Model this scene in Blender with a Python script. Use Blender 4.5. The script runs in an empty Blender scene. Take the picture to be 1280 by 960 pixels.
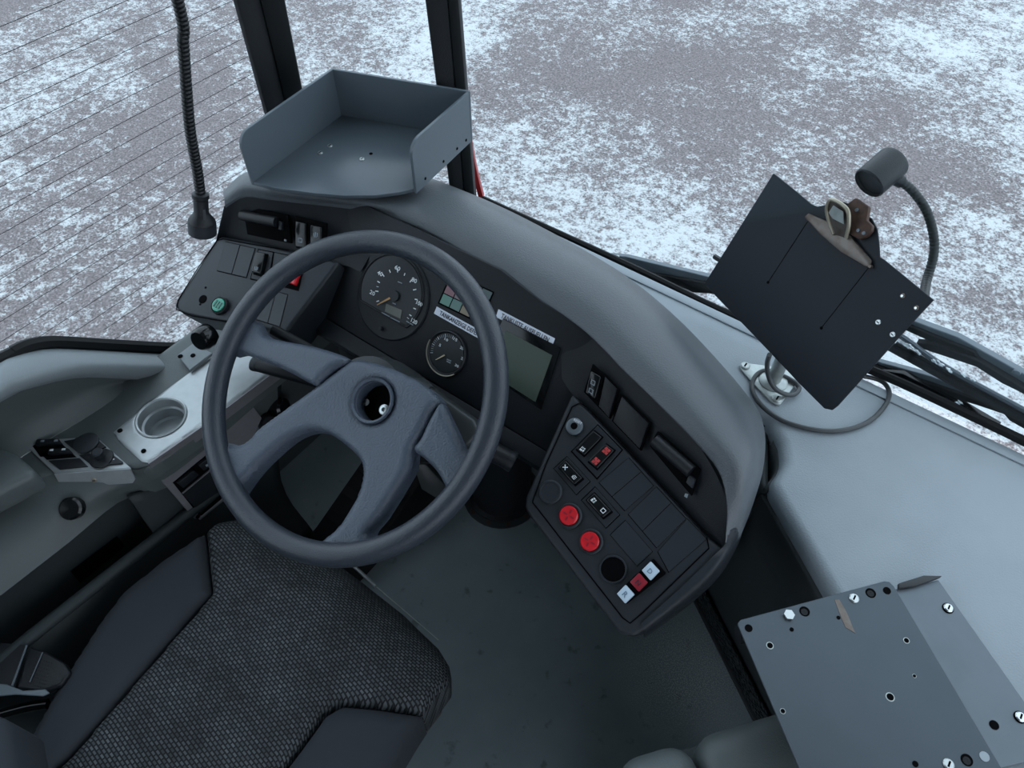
import bpy, bmesh, math, random
import numpy as np
from mathutils import Vector, Matrix
random.seed(4); rng = np.random.default_rng(7)
SC = bpy.context.scene; COL = SC.collection

# ------------------------------------------------------------------ camera
FPX = 950.0; PITCH, YAW = math.radians(51.0), math.radians(36.5)
CAM = np.array([0.0, 0.0, 1.65])
_fw = np.array([-math.sin(YAW)*math.cos(PITCH), math.cos(YAW)*math.cos(PITCH), -math.sin(PITCH)])
_rt = np.array([math.cos(YAW), math.sin(YAW), 0.0]); _up = np.cross(_rt, _fw)
CM = np.array([_rt, _up, -_fw]).T
cd = bpy.data.cameras.new('camera'); cam = bpy.data.objects.new('camera', cd); COL.objects.link(cam)
cd.sensor_width = 36.0; cd.lens = 36.0*FPX/1280.0; cd.clip_start = 0.02; cd.clip_end = 300
cam.matrix_world = Matrix(((CM[0,0],CM[0,1],CM[0,2],CAM[0]),(CM[1,0],CM[1,1],CM[1,2],CAM[1]),(CM[2,0],CM[2,1],CM[2,2],CAM[2]),(0,0,0,1)))
SC.camera = cam

# ------------------------------------------------------------------ world, exposure
w = bpy.data.worlds.new('overcast_sky'); SC.world = w; w.use_nodes = True
bgn = w.node_tree.nodes['Background']; bgn.inputs[0].default_value = (0.79, 0.885, 1.0, 1); bgn.inputs[1].default_value = 1.0
SC.view_settings.view_transform = 'Standard'; SC.view_settings.look = 'None'
SC.view_settings.gamma = 1.0; SC.view_settings.use_curve_mapping = False
SC.view_settings.exposure = 1.1

# ------------------------------------------------------------------ pixel helpers (a pixel gives a direction, a plane gives the distance)
def nrm(v): v = np.array(v, float); return v/np.linalg.norm(v)
def ray(px, py): return CM @ nrm([px-640.0, 480.0-py, -FPX])
def at(px, py, d): return CAM + d*ray(px, py)
def onp(px, py, pl, off=0.0):
    p0, n = pl; d = ray(px, py); t = (p0-CAM).dot(n)/d.dot(n); return CAM + t*d + n*off
def plane(p, n): return (np.array(p, float), nrm(n))
def ZP(z): return plane((0, 0, z), (0, 0, 1))
def XP(x): return plane((x, 0, 0), (1, 0, 0))
def YP(y): return plane((0, y, 0), (0, 1, 0))
def crop(ox, oy, s): return lambda x, y: (ox + x/s, oy + y/s)

# ------------------------------------------------------------------ materials
MATS = {}
def mat(name, col, rough=0.5, metal=0.0, bump=None, var=None, spec=0.5, coat=0.0, alpha=1.0):
    m = bpy.data.materials.new(name); m.use_nodes = True; nt = m.node_tree; b = nt.nodes['Principled BSDF']
    c4 = (*col, 1); b.inputs['Base Color'].default_value = c4; b.inputs['Roughness'].default_value = rough
    b.inputs['Metallic'].default_value = metal; b.inputs['Specular IOR Level'].default_value = spec
    b.inputs['Coat Weight'].default_value = coat
    tc = nt.nodes.new('ShaderNodeTexCoord'); geo = nt.nodes.new('ShaderNodeNewGeometry')
    if var:
        sc, amt, col2 = var
        nz = nt.nodes.new('ShaderNodeTexNoise'); nz.inputs['Scale'].default_value = sc; nz.inputs['Detail'].default_value = 6
        nt.links.new(geo.outputs['Position'], nz.inputs['Vector'])
        rp = nt.nodes.new('ShaderNodeMapRange'); rp.inputs[1].default_value = .42; rp.inputs[2].default_value = .72; rp.inputs[4].default_value = amt
        nt.links.new(nz.outputs['Fac'], rp.inputs[0])
        mx = nt.nodes.new('ShaderNodeMix'); mx.data_type = 'RGBA'; mx.inputs[6].default_value = c4; mx.inputs[7].default_value = (*col2, 1)
        nt.links.new(rp.outputs[0], mx.inputs[0]); nt.links.new(mx.outputs[2], b.inputs['Base Color'])
    if bump:
        sc, st = bump
        nz = nt.nodes.new('ShaderNodeTexNoise'); nz.inputs['Scale'].default_value = sc; nz.inputs['Detail'].default_value = 3
        nt.links.new(geo.outputs['Position'], nz.inputs['Vector'])
        bp = nt.nodes.new('ShaderNodeBump'); bp.inputs['Strength'].default_value = st; bp.inputs['Distance'].default_value = 0.002
        nt.links.new(nz.outputs['Fac'], bp.inputs['Height']); nt.links.new(bp.outputs[0], b.inputs['Normal'])
    MATS[name] = m; return m
mat('black_plastic', (.011, .013, .016), .42, bump=(700, .25), spec=.35)
mat('dash_black', (.010, .0125, .016), .5, bump=(900, .3), spec=.28)
mat('panel_black', (.019, .0235, .029), .42, bump=(900, .25), spec=.35)
mat('blank_black', (.022, .027, .033), .4, bump=(1200, .2), spec=.35)
mat('groove', (.002, .002, .0025), .8, spec=.05)
mat('gloss_black', (.005, .006, .007), .15, spec=.4)
mat('hood_grey', (.096, .110, .122), .38, bump=(480, .4), var=(9, .25, (.084, .096, .107)))
mat('deck_grey', (.335, .385, .42), .5, bump=(450, .25), var=(14, .45, (.28, .325, .36)))
mat('skirt_grey', (.036, .045, .048), .55, bump=(700, .2), spec=.3)
mat('wheel_grey', (.066, .083, .112), .36, bump=(430, .55))
mat('rim_grey', (.032, .039, .051), .32, bump=(480, .35))
mat('column_grey', (.035, .041, .043), .42, spec=.4)
mat('wall_green', (.088, .105, .106), .48, bump=(600, .25), var=(6, .3, (.07, .084, .085)))
mat('sill_grey', (.215, .245, .26), .5, bump=(700, .25))
mat('tray_grey', (.098, .123, .143), .30, var=(40, .12, (.08, .10, .12)))
mat('steel_dark', (.062, .079, .095), .36, metal=.35, var=(25, .35, (.048, .063, .078)))
mat('steel_plate', (.135, .162, .185), .4, metal=.3, var=(30, .4, (.10, .125, .145)))
mat('alu', (.43, .46, .47), .38, metal=.55, var=(60, .45, (.33, .355, .36)))
mat('alu_pink', (.25, .245, .26), .42, metal=.4, var=(60, .4, (.2, .19, .2)))
mat('zinc', (.45, .49, .48), .4, metal=.7, var=(80, .6, (.3, .33, .32)))
mat('chrome', (.6, .62, .63), .22, metal=1.0)
mat('steel_bolt', (.5, .53, .53), .3, metal=.9)
mat('clip_bronze', (.16, .14, .125), .4, metal=.7, var=(90, .6, (.1, .06, .045)))
mat('rust', (.085, .045, .033), .6, metal=.3, var=(120, .8, (.04, .025, .02)))
mat('board_black', (.010, .0145, .021), .55, var=(20, .3, (.012, .017, .025)), spec=.3)
mat('rubber', (.008, .009, .010), .6, spec=.2)
mat('cable_grey', (.055, .062, .066), .35)
mat('gooseneck', (.010, .011, .012), .35, spec=.35)
mat('gooseneck_grey', (.022, .026, .026), .4, spec=.35)
mat('red_button', (.62, .012, .022), .25, coat=.4)
mat('red_key', (.26, .010, .024), .4)
mat('red_print', (.5, .05, .05), .5)
mat('red_paint', (.42, .02, .02), .35)
mat('white_print', (.72, .76, .78), .5)
mat('grey_print', (.22, .26, .29), .5)
mat('key_white', (.52, .64, .74), .45)
mat('key_letter', (.16, .24, .32), .5)
mat('label_white', (.66, .71, .80), .5)
mat('ink', (.015, .02, .03), .5)
mat('dial_black', (.014, .018, .021), .4, spec=.3)
mat('needle', (.48, .25, .09), .45)
mat('needle_pale', (.55, .46, .30), .45)
mat('brass', (.42, .38, .30), .35, metal=.6)
mat('lcd', (.085, .085, .07), .3)
mat('screen_green', (.045, .066, .050), .3, spec=.3)
mat('lens_green', (.03, .30, .20), .2, coat=.3)
mat('tile_pink', (.20, .09, .11), .4); mat('tile_mauve', (.15, .12, .13), .4); mat('tile_green', (.085, .21, .17), .4)
mat('tile_teal', (.085, .17, .15), .4); mat('tile_tan', (.20, .165, .11), .4); mat('tile_dark', (.05, .085, .085), .4)
mat('bolster', (.036, .041, .049), .85, bump=(1500, .3), var=(15, .3, (.044, .049, .058)), spec=.25)
mat('floor_lino', (.075, .10, .108), .5, bump=(300, .08))
mat('pillar_grey', (.022, .024, .026), .8, bump=(500, .5), spec=.2)
mat('pillar_dark', (.010, .012, .013), .5, spec=.25)
mat('frame_steel', (.02, .022, .024), .5)
mat('ceiling_cream', (.42, .43, .42), .7)
mat('body_dark', (.05, .055, .058), .6)
mat('snow', (.8, .85, .88), .8, bump=(300, .6))

# seat weave: rows of short threads
def weave():
    m = bpy.data.materials.new('seat_weave'); m.use_nodes = True; nt = m.node_tree; b = nt.nodes['Principled BSDF']
    b.inputs['Roughness'].default_value = .75; b.inputs['Specular IOR Level'].default_value = .35
    tc = nt.nodes.new('ShaderNodeTexCoord'); mp = nt.nodes.new('ShaderNodeMapping'); mp.inputs['Rotation'].default_value = (0, 0, .12)
    br = nt.nodes.new('ShaderNodeTexBrick'); br.inputs['Scale'].default_value = 1.0; br.inputs['Brick Width'].default_value = .0085
    br.inputs['Row Height'].default_value = .0052; br.inputs['Mortar Size'].default_value = .0013; br.inputs['Mortar Smooth'].default_value = .35
    br.inputs['Color1'].default_value = (.125, .14, .15, 1); br.inputs['Color2'].default_value = (.06, .07, .077, 1); br.inputs['Mortar'].default_value = (.010, .012, .014, 1)
    sx = nt.nodes.new('ShaderNodeSeparateXYZ'); nt.links.new(tc.outputs['Object'], sx.inputs[0]); cx = nt.nodes.new('ShaderNodeCombineXYZ')
    ad = nt.nodes.new('ShaderNodeMath'); ad.operation = 'SUBTRACT'; zm = nt.nodes.new('ShaderNodeMath'); zm.operation = 'MULTIPLY'; zm.inputs[1].default_value = .6; nt.links.new(sx.outputs[2], zm.inputs[0]); nt.links.new(sx.outputs[1], ad.inputs[0]); nt.links.new(zm.outputs[0], ad.inputs[1])
    nt.links.new(sx.outputs[0], cx.inputs[0]); nt.links.new(ad.outputs[0], cx.inputs[1]); nt.links.new(cx.outputs[0], mp.inputs[0]); nt.links.new(mp.outputs[0], br.inputs[0])
    nz = nt.nodes.new('ShaderNodeTexNoise'); nz.inputs['Scale'].default_value = 14; nz.inputs['Detail'].default_value = 4; nt.links.new(tc.outputs['Object'], nz.inputs[0])
    mr = nt.nodes.new('ShaderNodeMapRange'); mr.inputs[1].default_value = .35; mr.inputs[2].default_value = .7; mr.inputs[3].default_value = .65; mr.inputs[4].default_value = 1.15; nt.links.new(nz.outputs[0], mr.inputs[0])
    mx = nt.nodes.new('ShaderNodeMix'); mx.data_type = 'RGBA'; mx.blend_type = 'MULTIPLY'; mx.inputs[0].default_value = 1
    nt.links.new(br.outputs['Color'], mx.inputs[6]); nt.links.new(mr.outputs[0], mx.inputs[7]); nt.links.new(mx.outputs[2], b.inputs['Base Color'])
    bp = nt.nodes.new('ShaderNodeBump'); bp.inputs['Strength'].default_value = .6; bp.inputs['Distance'].default_value = .0015; bp.invert = True
    nt.links.new(br.outputs['Fac'], bp.inputs['Height']); nt.links.new(bp.outputs[0], b.inputs['Normal'])
    MATS['seat_weave'] = m
weave()
# snowy gravel
def gravel():
    m = bpy.data.materials.new('snowy_gravel'); m.use_nodes = True; nt = m.node_tree; b = nt.nodes['Principled BSDF']
    b.inputs['Roughness'].default_value = .8; L = nt.links.new
    g = nt.nodes.new('ShaderNodeNewGeometry')
    def noise(s, d, r=.6):
        z = nt.nodes.new('ShaderNodeTexNoise'); z.inputs['Scale'].default_value = s; z.inputs['Detail'].default_value = d; z.inputs['Roughness'].default_value = r
        mpn = nt.nodes.new('ShaderNodeMapping'); mpn.inputs['Location'].default_value = (3.7, 5.1, 0); L(g.outputs['Position'], mpn.inputs[0]); L(mpn.outputs[0], z.inputs['Vector']); return z.outputs['Fac']
    def mth(op, a, c):
        n = nt.nodes.new('ShaderNodeMath'); n.operation = op
        for i, v in enumerate((a, c)):
            if isinstance(v, (int, float)): n.inputs[i].default_value = v
            else: L(v, n.inputs[i])
        return n.outputs[0]
    big = noise(.40, 2, .5); mid = noise(1.7, 7, .65); fine = noise(24, 5, .72); grit = noise(85, 3, .75)
    def smooth(x, a, c):
        r = nt.nodes.new('ShaderNodeMapRange'); r.interpolation_type = 'SMOOTHSTEP'; r.inputs[1].default_value = a; r.inputs[2].default_value = c; L(x, r.inputs[0]); return r.outputs[0]
    field = mth('ADD', mth('MULTIPLY', big, 1.15), mth('MULTIPLY', mid, 1.05))
    patch = smooth(mth('ADD', field, mth('MULTIPLY', fine, .8)), 1.46, 1.86)      # lying snow
    speck = smooth(mth('ADD', mth('MULTIPLY', fine, 1.0), mth('ADD', mth('MULTIPLY', grit, .6), mth('MULTIPLY', field, .75))), 1.53, 1.80)   # scattered grains
    snow = mth('MAXIMUM', mth('MULTIPLY', patch, .75), speck)
    st = nt.nodes.new('ShaderNodeValToRGB'); e = st.color_ramp.elements
    e[0].color = (.085, .070, .070, 1); e[1].color = (.31, .27, .275, 1); L(grit, st.inputs[0]); e[0].position = .32; e[1].position = .72
    mx = nt.nodes.new('ShaderNodeMix'); mx.data_type = 'RGBA'; L(snow, mx.inputs[0]); L(st.outputs[0], mx.inputs[6]); mx.inputs[7].default_value = (.60, .63, .645, 1)
    L(mx.outputs[2], b.inputs['Base Color'])
    bp = nt.nodes.new('ShaderNodeBump'); bp.inputs['Strength'].default_value = .8; bp.inputs['Distance'].default_value = .03; L(fine, bp.inputs['Height']); L(bp.outputs[0], b.inputs['Normal'])
    MATS['snowy_gravel'] = m
gravel()
def lino():   # floor: scuffs, dust and dark specks
    m = MATS['floor_lino']; nt = m.node_tree; b = nt.nodes['Principled BSDF']; L = nt.links.new
    g = nt.nodes.new('ShaderNodeNewGeometry')
    def noise(s, d):
        z = nt.nodes.new('ShaderNodeTexNoise'); z.inputs['Scale'].default_value = s; z.inputs['Detail'].default_value = d; L(g.outputs['Position'], z.inputs['Vector']); return z.outputs['Fac']
    def rng_(x, a, c, o=1.0):
        r = nt.nodes.new('ShaderNodeMapRange'); r.inputs[1].default_value = a; r.inputs[2].default_value = c; r.inputs[4].default_value = o; L(x, r.inputs[0]); return r.outputs[0]
    def mix(f, a, c):
        x = nt.nodes.new('ShaderNodeMix'); x.data_type = 'RGBA'; L(f, x.inputs[0])
        for i, v in ((6, a), (7, c)):
            if isinstance(v, tuple): x.inputs[i].default_value = v
            else: L(v, x.inputs[i])
        return x.outputs[2]
    c = mix(rng_(noise(9, 6), .4, .7), (.18, .232, .25, 1), (.215, .268, .285, 1))
    c = mix(rng_(noise(26, 4), .63, .72, .6), c, (.06, .075, .08, 1))
    # dusty patch by the foot of the right-hand wall
    d = nt.nodes.new('ShaderNodeVectorMath'); d.operation = 'DISTANCE'; d.inputs[1].default_value = (-.03, .66, 0); L(g.outputs['Position'], d.inputs[0])
    mr = nt.nodes.new('ShaderNodeMapRange'); mr.inputs[1].default_value = .17; mr.inputs[2].default_value = .05; L(d.outputs['Value'], mr.inputs[0])
    mu = nt.nodes.new('ShaderNodeMath'); mu.operation = 'MULTIPLY'; L(mr.outputs[0], mu.inputs[0]); L(rng_(noise(420, 2), .42, .66, .95), mu.inputs[1])
    c = mix(mu.outputs[0], c, (.50, .53, .52, 1))
    L(c, b.inputs['Base Color'])
lino()
def glass(name, tint):
    m = bpy.data.materials.new(name); m.use_nodes = True; nt = m.node_tree; nt.nodes.clear(); L = nt.links.new
    o = nt.nodes.new('ShaderNodeOutputMaterial'); mx = nt.nodes.new('ShaderNodeMixShader'); t = nt.nodes.new('ShaderNodeBsdfTransparent'); g = nt.nodes.new('ShaderNodeBsdfGlossy')
    t.inputs[0].default_value = (*tint, 1); g.inputs[0].default_value = (1, 1, 1, 1); g.inputs[1].default_value = .02
    f = nt.nodes.new('ShaderNodeLayerWeight'); pw = nt.nodes.new('ShaderNodeMath'); pw.operation = 'POWER'; pw.inputs[1].default_value = 5.0
    ml = nt.nodes.new('ShaderNodeMath'); ml.operation = 'MULTIPLY_ADD'; ml.inputs[1].default_value = .8; ml.inputs[2].default_value = .02
    L(f.outputs['Facing'], pw.inputs[0]); L(pw.outputs[0], ml.inputs[0])
    L(ml.outputs[0], mx.inputs[0]); L(t.outputs[0], mx.inputs[1]); L(g.outputs[0], mx.inputs[2]); L(mx.outputs[0], o.inputs[0]); MATS[name] = m
glass('window_glass', (.93, .97, .98))

# ------------------------------------------------------------------ object helpers
WLOC = {}
def link(o, parent):
    COL.objects.link(o)
    if parent is not None:
        o.parent = parent; o.matrix_parent_inverse = Matrix.Translation(-Vector(WLOC[parent.name]))
def tag(o, label=None, cat=None, group=None, kind=None):
    for k, v in (('label', label), ('category', cat), ('group', group), ('kind', kind)):
        if v: o[k] = v
    return o
def thing(name, loc, label, cat, group=None):
    o = bpy.data.objects.new(name, None); COL.objects.link(o); o.empty_display_size = .05
    o.location = Vector([float(x) for x in loc]); WLOC[o.name] = tuple(o.location); return tag(o, label, cat, group)
def make(name, verts, faces, m, parent=None, smooth=30, bevel=0.0, seg=2, label=None):
    V = np.array(verts, float); c = (V.min(0)+V.max(0))/2; c[2] = V[:, 2].min()
    me = bpy.data.meshes.new(name); me.from_pydata([tuple(v) for v in (V-c)], [], [tuple(int(i) for i in f) for f in faces])
    bm = bmesh.new(); bm.from_mesh(me); bmesh.ops.recalc_face_normals(bm, faces=bm.faces); 
    if bevel > 0:
        es = [e for e in bm.edges if len(e.link_faces) == 2 and e.calc_face_angle(0) > .5]
        try: bmesh.ops.bevel(bm, geom=es, offset=bevel, segments=seg, profile=.5, affect='EDGES', clamp_overlap=True)
        except Exception: pass
    bm.to_mesh(me); bm.free()
    me.materials.append(MATS[m]); 
    if smooth: me.shade_smooth(); me.set_sharp_from_angle(angle=math.radians(smooth))
    o = bpy.data.objects.new(name, me); o.location = Vector(c); link(o, parent); WLOC[o.name] = tuple(c)
    if label: o['label'] = label
    return o
def prism_data(P, vec):
    P = [np.array(p, float) for p in P]; n = len(P); V = P + [p+vec for p in P]
    F = [list(range(n))[::-1], list(range(n, 2*n))] + [[i, (i+1) % n, n+(i+1) % n, n+i] for i in range(n)]
    return V, F
def prism(name, P, vec, m, parent=None, bevel=0.0, seg=2, smooth=30, label=None):
    V, F = prism_data(P, np.array(vec, float)); return make(name, V, F, m, parent, smooth, bevel, seg, label)
def plate(name, px, pl, h0, h1, m, parent=None, bevel=0.0, seg=2, label=None):
    """prism standing on a plane: outline in photo pixels projected to that plane, from h0 to h1 along its normal"""
    P = [onp(x, y, pl)+pl[1]*h0 for x, y in px]; return prism(name, P, pl[1]*(h1-h0), m, parent, bevel, seg, 30, label)
def box(name, lo, hi, m, parent=None, bevel=0.0, seg=2, label=None):
    (a, b, c), (d, e, f) = lo, hi; return prism(name, [(a, b, c), (d, b, c), (d, e, c), (a, e, c)], (0, 0, f-c), m, parent, bevel, seg, 30, label)
def frame(n, hint=(0, 0, 1)):
    n = nrm(n); h = np.array(hint, float)
    if abs(n.dot(nrm(h))) > .95: h = np.array([1., 0, 0])
    a = nrm(np.cross(h, n)); return a, np.cross(n, a)
def cat(P, k=8, closed=False):
    P = np.array(P, float); n = len(P); out = []
    rngi = range(n if closed else n-1)
    for i in rngi:
        p0, p1, p2, p3 = (P[(i-1) % n] if closed or i > 0 else 2*P[0]-P[1]), P[i], P[(i+1) % n], (P[(i+2) % n] if closed or i+2 < n else 2*P[-1]-P[-2])
        for j in range(k):
            t = j/k; out.append(.5*((2*p1)+(-p0+p2)*t+(2*p0-5*p1+4*p2-p3)*t*t+(-p0+3*p1-3*p2+p3)*t**3))
    if not closed: out.append(P[-1])
    return np.array(out)
def resample(P, n):
    P = np.array(P, float); s = np.r_[0, np.cumsum(np.linalg.norm(np.diff(P, axis=0), axis=1))]; t = np.linspace(0, s[-1], n)
    return np.array([np.interp(t, s, P[:, i]) for i in range(P.shape[1])]).T
def tube_data(P, r, seg=12, closed=False):
    P = np.array(P, float); n = len(P); R = r if hasattr(r, '__len__') else [r]*n
    T = [nrm(P[(i+1) % n]-P[i-1]) if closed else nrm(P[min(i+1, n-1)]-P[max(i-1, 0)]) for i in range(n)]
    a, b = frame(T[0]); V = []
    for i in range(n):
        a = nrm(a-a.dot(T[i])*T[i]); b = np.cross(T[i], a)
        V += [P[i]+R[i]*(math.cos(q)*a+math.sin(q)*b) for q in np.arange(seg)*2*math.pi/seg]
    F = []
    for i in range(n if closed else n-1):
        j = (i+1) % n
        F += [[i*seg+k, i*seg+(k+1) % seg, j*seg+(k+1) % seg, j*seg+k] for k in range(seg)]
    if not closed: F += [list(range(seg))[::-1], list(range((n-1)*seg, n*seg))]
    return V, F
def tube(name, P, r, m, parent=None, seg=12, k=0, closed=False, label=None):
    if k: P = cat(P, k, closed)
    V, F = tube_data(P, r, seg, closed); return make(name, V, F, m, parent, 40, label=label)
def ribbed(name, P, r, m, parent, pitch=.005, seg=12, amp=.12):
    P = cat(P, 12); L = np.linalg.norm(np.diff(P, axis=0), axis=1).sum(); n = int(L/pitch)*4+1; P = resample(P, n)
    R = [r*(1-amp*(i % 4 == 0)) for i in range(n)]; V, F = tube_data(P, R, seg); return make(name, V, F, m, parent, 60)
def lathe(name, o, axis, prof, m, parent=None, seg=28, label=None, smooth=35, cap0=True):
    """prof: list of (radius, height along axis)"""
    o = np.array(o, float); ax = nrm(axis); a, b = frame(ax); V = []; n = len(prof)
    for r, h in prof: V += [o+ax*h+r*(math.cos(q)*a+math.sin(q)*b) for q in np.arange(seg)*2*math.pi/seg]
    F = []
    for i in range(n-1): F += [[i*seg+k, i*seg+(k+1) % seg, (i+1)*seg+(k+1) % seg, (i+1)*seg+k] for k in range(seg)]
    if cap0 and prof[0][0] > 0: F.append(list(range(seg))[::-1])
    if prof[-1][0] > 0: F.append(list(range((n-1)*seg, n*seg)))
    return make(name, V, F, m, parent, smooth, label=label)
def loft(name, lines, m, parent=None, ns=60, k=6, smooth=50, thick=None, label=None):
    G = [resample(cat(l, 10), ns) for l in lines]
    G = [cat([g[i] for g in G], k) for i in range(ns)]; nt_ = len(G[0]); V = [p for g in G for p in g]
    F = [[i*nt_+j, (i+1)*nt_+j, (i+1)*nt_+j+1, i*nt_+j+1] for i in range(ns-1) for j in range(nt_-1)]
    o = make(name, V, F, m, parent, smooth, label=label)
    if thick: md = o.modifiers.new('solid', 'SOLIDIFY'); md.thickness = thick; md.offset = 0
    return o
def text(name, s, A, B, n, m, parent=None, off=.0006, height=None, label=None):
    """lettering laid on a surface, baseline from A to B"""
    cu = bpy.data.curves.new(name, 'FONT'); cu.body = s; cu.size = 1; cu.resolution_u = 2; cu.offset = .018
    t = bpy.data.objects.new('tmp', cu); COL.objects.link(t); dg = bpy.context.evaluated_depsgraph_get(); dg.update()
    me = bpy.data.meshes.new_from_object(t.evaluated_get(dg)); bpy.data.objects.remove(t)
    V = np.array([v.co[:] for v in me.vertices]); F = [list(p.vertices) for p in me.polygons]; bpy.data.meshes.remove(me)
    A = np.array(A, float); B = np.array(B, float); n = nrm(n); x = B-A; W = np.linalg.norm(x); x = x/W; y = np.cross(n, x)
    x0, x1 = V[:, 0].min(), V[:, 0].max(); y0, y1 = V[:, 1].min(), V[:, 1].max(); sx = W/(x1-x0); sy = sx if height is None else height/(y1-y0)
    P = [A+x*(v[0]-x0)*sx+y*(v[1]-y0)*sy+n*off for v in V]; return make(name, P, F, m, parent, 0, label=label)
def pillow(name, o, a, b, n, outline, holes, m, parent=None, res=.004, r=.008, h=.006, depth=.02, dome=None, label=None, smooth=50):
    """solid pad in the frame o,a,b,n: rounded top edge, side walls, optional dome(u, v)"""
    polys = [np.array(outline, float)]+[np.array(q, float) for q in holes]; O = polys[0]
    u = np.arange(O[:, 0].min()-res, O[:, 0].max()+2*res, res); v = np.arange(O[:, 1].min()-res, O[:, 1].max()+2*res, res)
    U, W = np.meshgrid(u, v, indexing='ij'); P = np.c_[U.ravel(), W.ravel()]; ins = np.zeros(len(P), bool); D = np.full(len(P), 1e9); Q = P.copy()
    for pl in polys:
        for i in range(len(pl)):
            p, q = pl[i], pl[(i+1) % len(pl)]; e = q-p
            c = ((p[1] > P[:, 1]) != (q[1] > P[:, 1]))
            with np.errstate(divide='ignore', invalid='ignore'): ins ^= c & (P[:, 0] < (q[0]-p[0])*(P[:, 1]-p[1])/(q[1]-p[1])+p[0])
            t = np.clip(((P-p)@e)/max(e@e, 1e-12), 0, 1); nr = p+t[:, None]*e; d = np.linalg.norm(P-nr, axis=1); k = d < D; D[k] = d[k]; Q[k] = nr[k]
    nu, nv = U.shape; I = ins.reshape(nu, nv); idx = np.arange(nu*nv).reshape(nu, nv)
    keep = I[:-1, :-1] | I[1:, :-1] | I[1:, 1:] | I[:-1, 1:]
    near = ins & (D < res*.3); pos = P.copy(); snap = (~ins) | near; pos[snap] = Q[snap]; d = np.where(snap, 0, D)
    x = np.minimum(d/r, 1); z = h*(np.sqrt(np.maximum(1-(1-x)**2, 0))-1)
    if dome: z = z+dome(pos[:, 0], pos[:, 1])
    quads = np.array([[idx[i, j], idx[i+1, j], idx[i+1, j+1], idx[i, j+1]] for i, j in zip(*np.nonzero(keep))])
    used = np.unique(quads); rm = -np.ones(nu*nv, int); rm[used] = np.arange(len(used)); quads = rm[quads]
    V = [o+a*pos[i, 0]+b*pos[i, 1]+n*z[i] for i in used]; ed = {}
    for f in quads:
        for k in range(4): ed[(f[k], f[(k+1) % 4])] = 1
    F = [list(f) for f in quads]; bd = [(p, q) for (p, q) in ed if (q, p) not in ed]; mp = {}
    for p, q in bd:
        for z_ in (p, q):
            if z_ not in mp: mp[z_] = len(V); i = used[z_]; V.append(o+a*pos[i, 0]+b*pos[i, 1]-n*depth)
        F.append([q, p, mp[p], mp[q]])
    return make(name, V, F, m, parent, smooth, label=label)
def screw(name, p, n, r, m, parent, h=.0025, slot=True, kind='round'):
    o = lathe(name, p, n, [(r, 0), (r, h*.5), (r*.8, h), (0, h)] if kind == 'round' else [(r, 0), (r, h), (0, h)], m, parent, 6 if kind == 'hex' else 14)
    if slot:
        a, b = frame(n); c = np.array(p)+nrm(n)*h; s = r*.55
        prism('slot', [c-a*s-b*s*.3, c+a*s-b*s*.3, c+a*s+b*s*.3, c-a*s+b*s*.3], nrm(n)*.0003, 'groove', o)
    return o
def struct(o, kind='structure'): o['kind'] = kind; return o
def quad(name, P, m, parent=None): return make(name, P, [list(range(len(P)))], m, parent, 0)

# ================================================================== THE SETTING
GZ = -.85
g = struct(quad('ground', [(-40, -40, GZ), (40, -40, GZ), (40, 45, GZ), (-40, 45, GZ)], 'snowy_gravel')); tag(g, 'snow-dusted brown gravel ground outside the bus windows', 'ground')
o = struct(box('floor', (-1.1, -3.2, -.06), (1.25, .96, 0), 'floor_lino')); tag(o, 'worn dark green-grey lino floor of the driver cab', 'floor')
o = struct(box('ceiling', (-1.14, -3.2, 2.08), (1.3, .86, 2.14), 'ceiling_cream')); tag(o, 'cream bus ceiling above the driver cab', 'ceiling')
o = struct(box('wall_back', (-1.14, -3.26, 0), (1.3, -3.2, 2.1), 'body_dark')); tag(o, 'dark rear partition of the bus', 'wall')
# right side: panel, glazed above
wr = struct(box('wall_right', (1.25, -3.2, 0), (1.3, .9, .62), 'body_dark')); tag(wr, 'low right-hand side wall of the bus', 'wall')
box('upper_rail', (1.25, -3.2, 1.95), (1.3, .9, 2.08), 'body_dark', wr)
for y in (-3.2, -1.6, -.1, .84): box('post', (1.25, y, .62), (1.3, y+.07, 1.95), 'pillar_dark', wr)
# front wall below the windscreen
wf = struct(box('wall_front', (-1.0, .945, -.3), (1.25, .958, .70), 'body_dark')); tag(wf, 'dark front wall below the windscreen', 'wall')
# left wall
WX = -1.10
wl = struct(box('wall_left', (WX-.04, -3.2, -.3), (WX, -.25, .74), 'wall_green')); tag(wl, 'grey-green left side wall of the bus', 'wall')
box('lower_panel', (WX-.04, -.25, -.3), (WX, .96, .50), 'wall_green', wl)
box('upper_rail', (WX-.04, -3.2, 1.85), (WX, .8, 2.08), 'body_dark', wl)
for y in (-1.0, -2.2, -3.2): box('post', (WX-.04, y, .74), (WX, y+.08, 1.85), 'pillar_dark', wl)

# side window
c2 = crop(0, 400, 4.0)
base = [c2(*p) for p in [(-60, 260), (0, 185), (60, 150), (120, 122), (180, 108), (250, 102), (340, 105), (560, 118), (860, 132), (900, 118), (960, 90)]]
B3 = [onp(x, y, XP(WX)) for x, y in base]; B3 = [np.array([WX, -.95, .80]), np.array([WX, -.1, .80])]+B3[1:]+[np.array([WX, .60, .56]), np.array([WX, .74, .56])]
w1 = struct(prism('window_1', list(B3)+[(WX, .74, 1.85), (WX, -.95, 1.85)], (-.006, 0, 0), 'window_glass')); tag(w1, 'driver side window with fine heating wires', 'window')
tube('rubber_seal', np.array(B3)+np.array([.004, 0, -.004]), .013, 'rubber', w1, 8, 4)
zs = [onp(0, y, XP(WX+.004))[2] for y in (34, 171.6)]; stp = (zs[0]-zs[1])/4.0; z = zs[0]
zl = [zs[0]+i*stp for i in range(-20, 18)]
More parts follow.
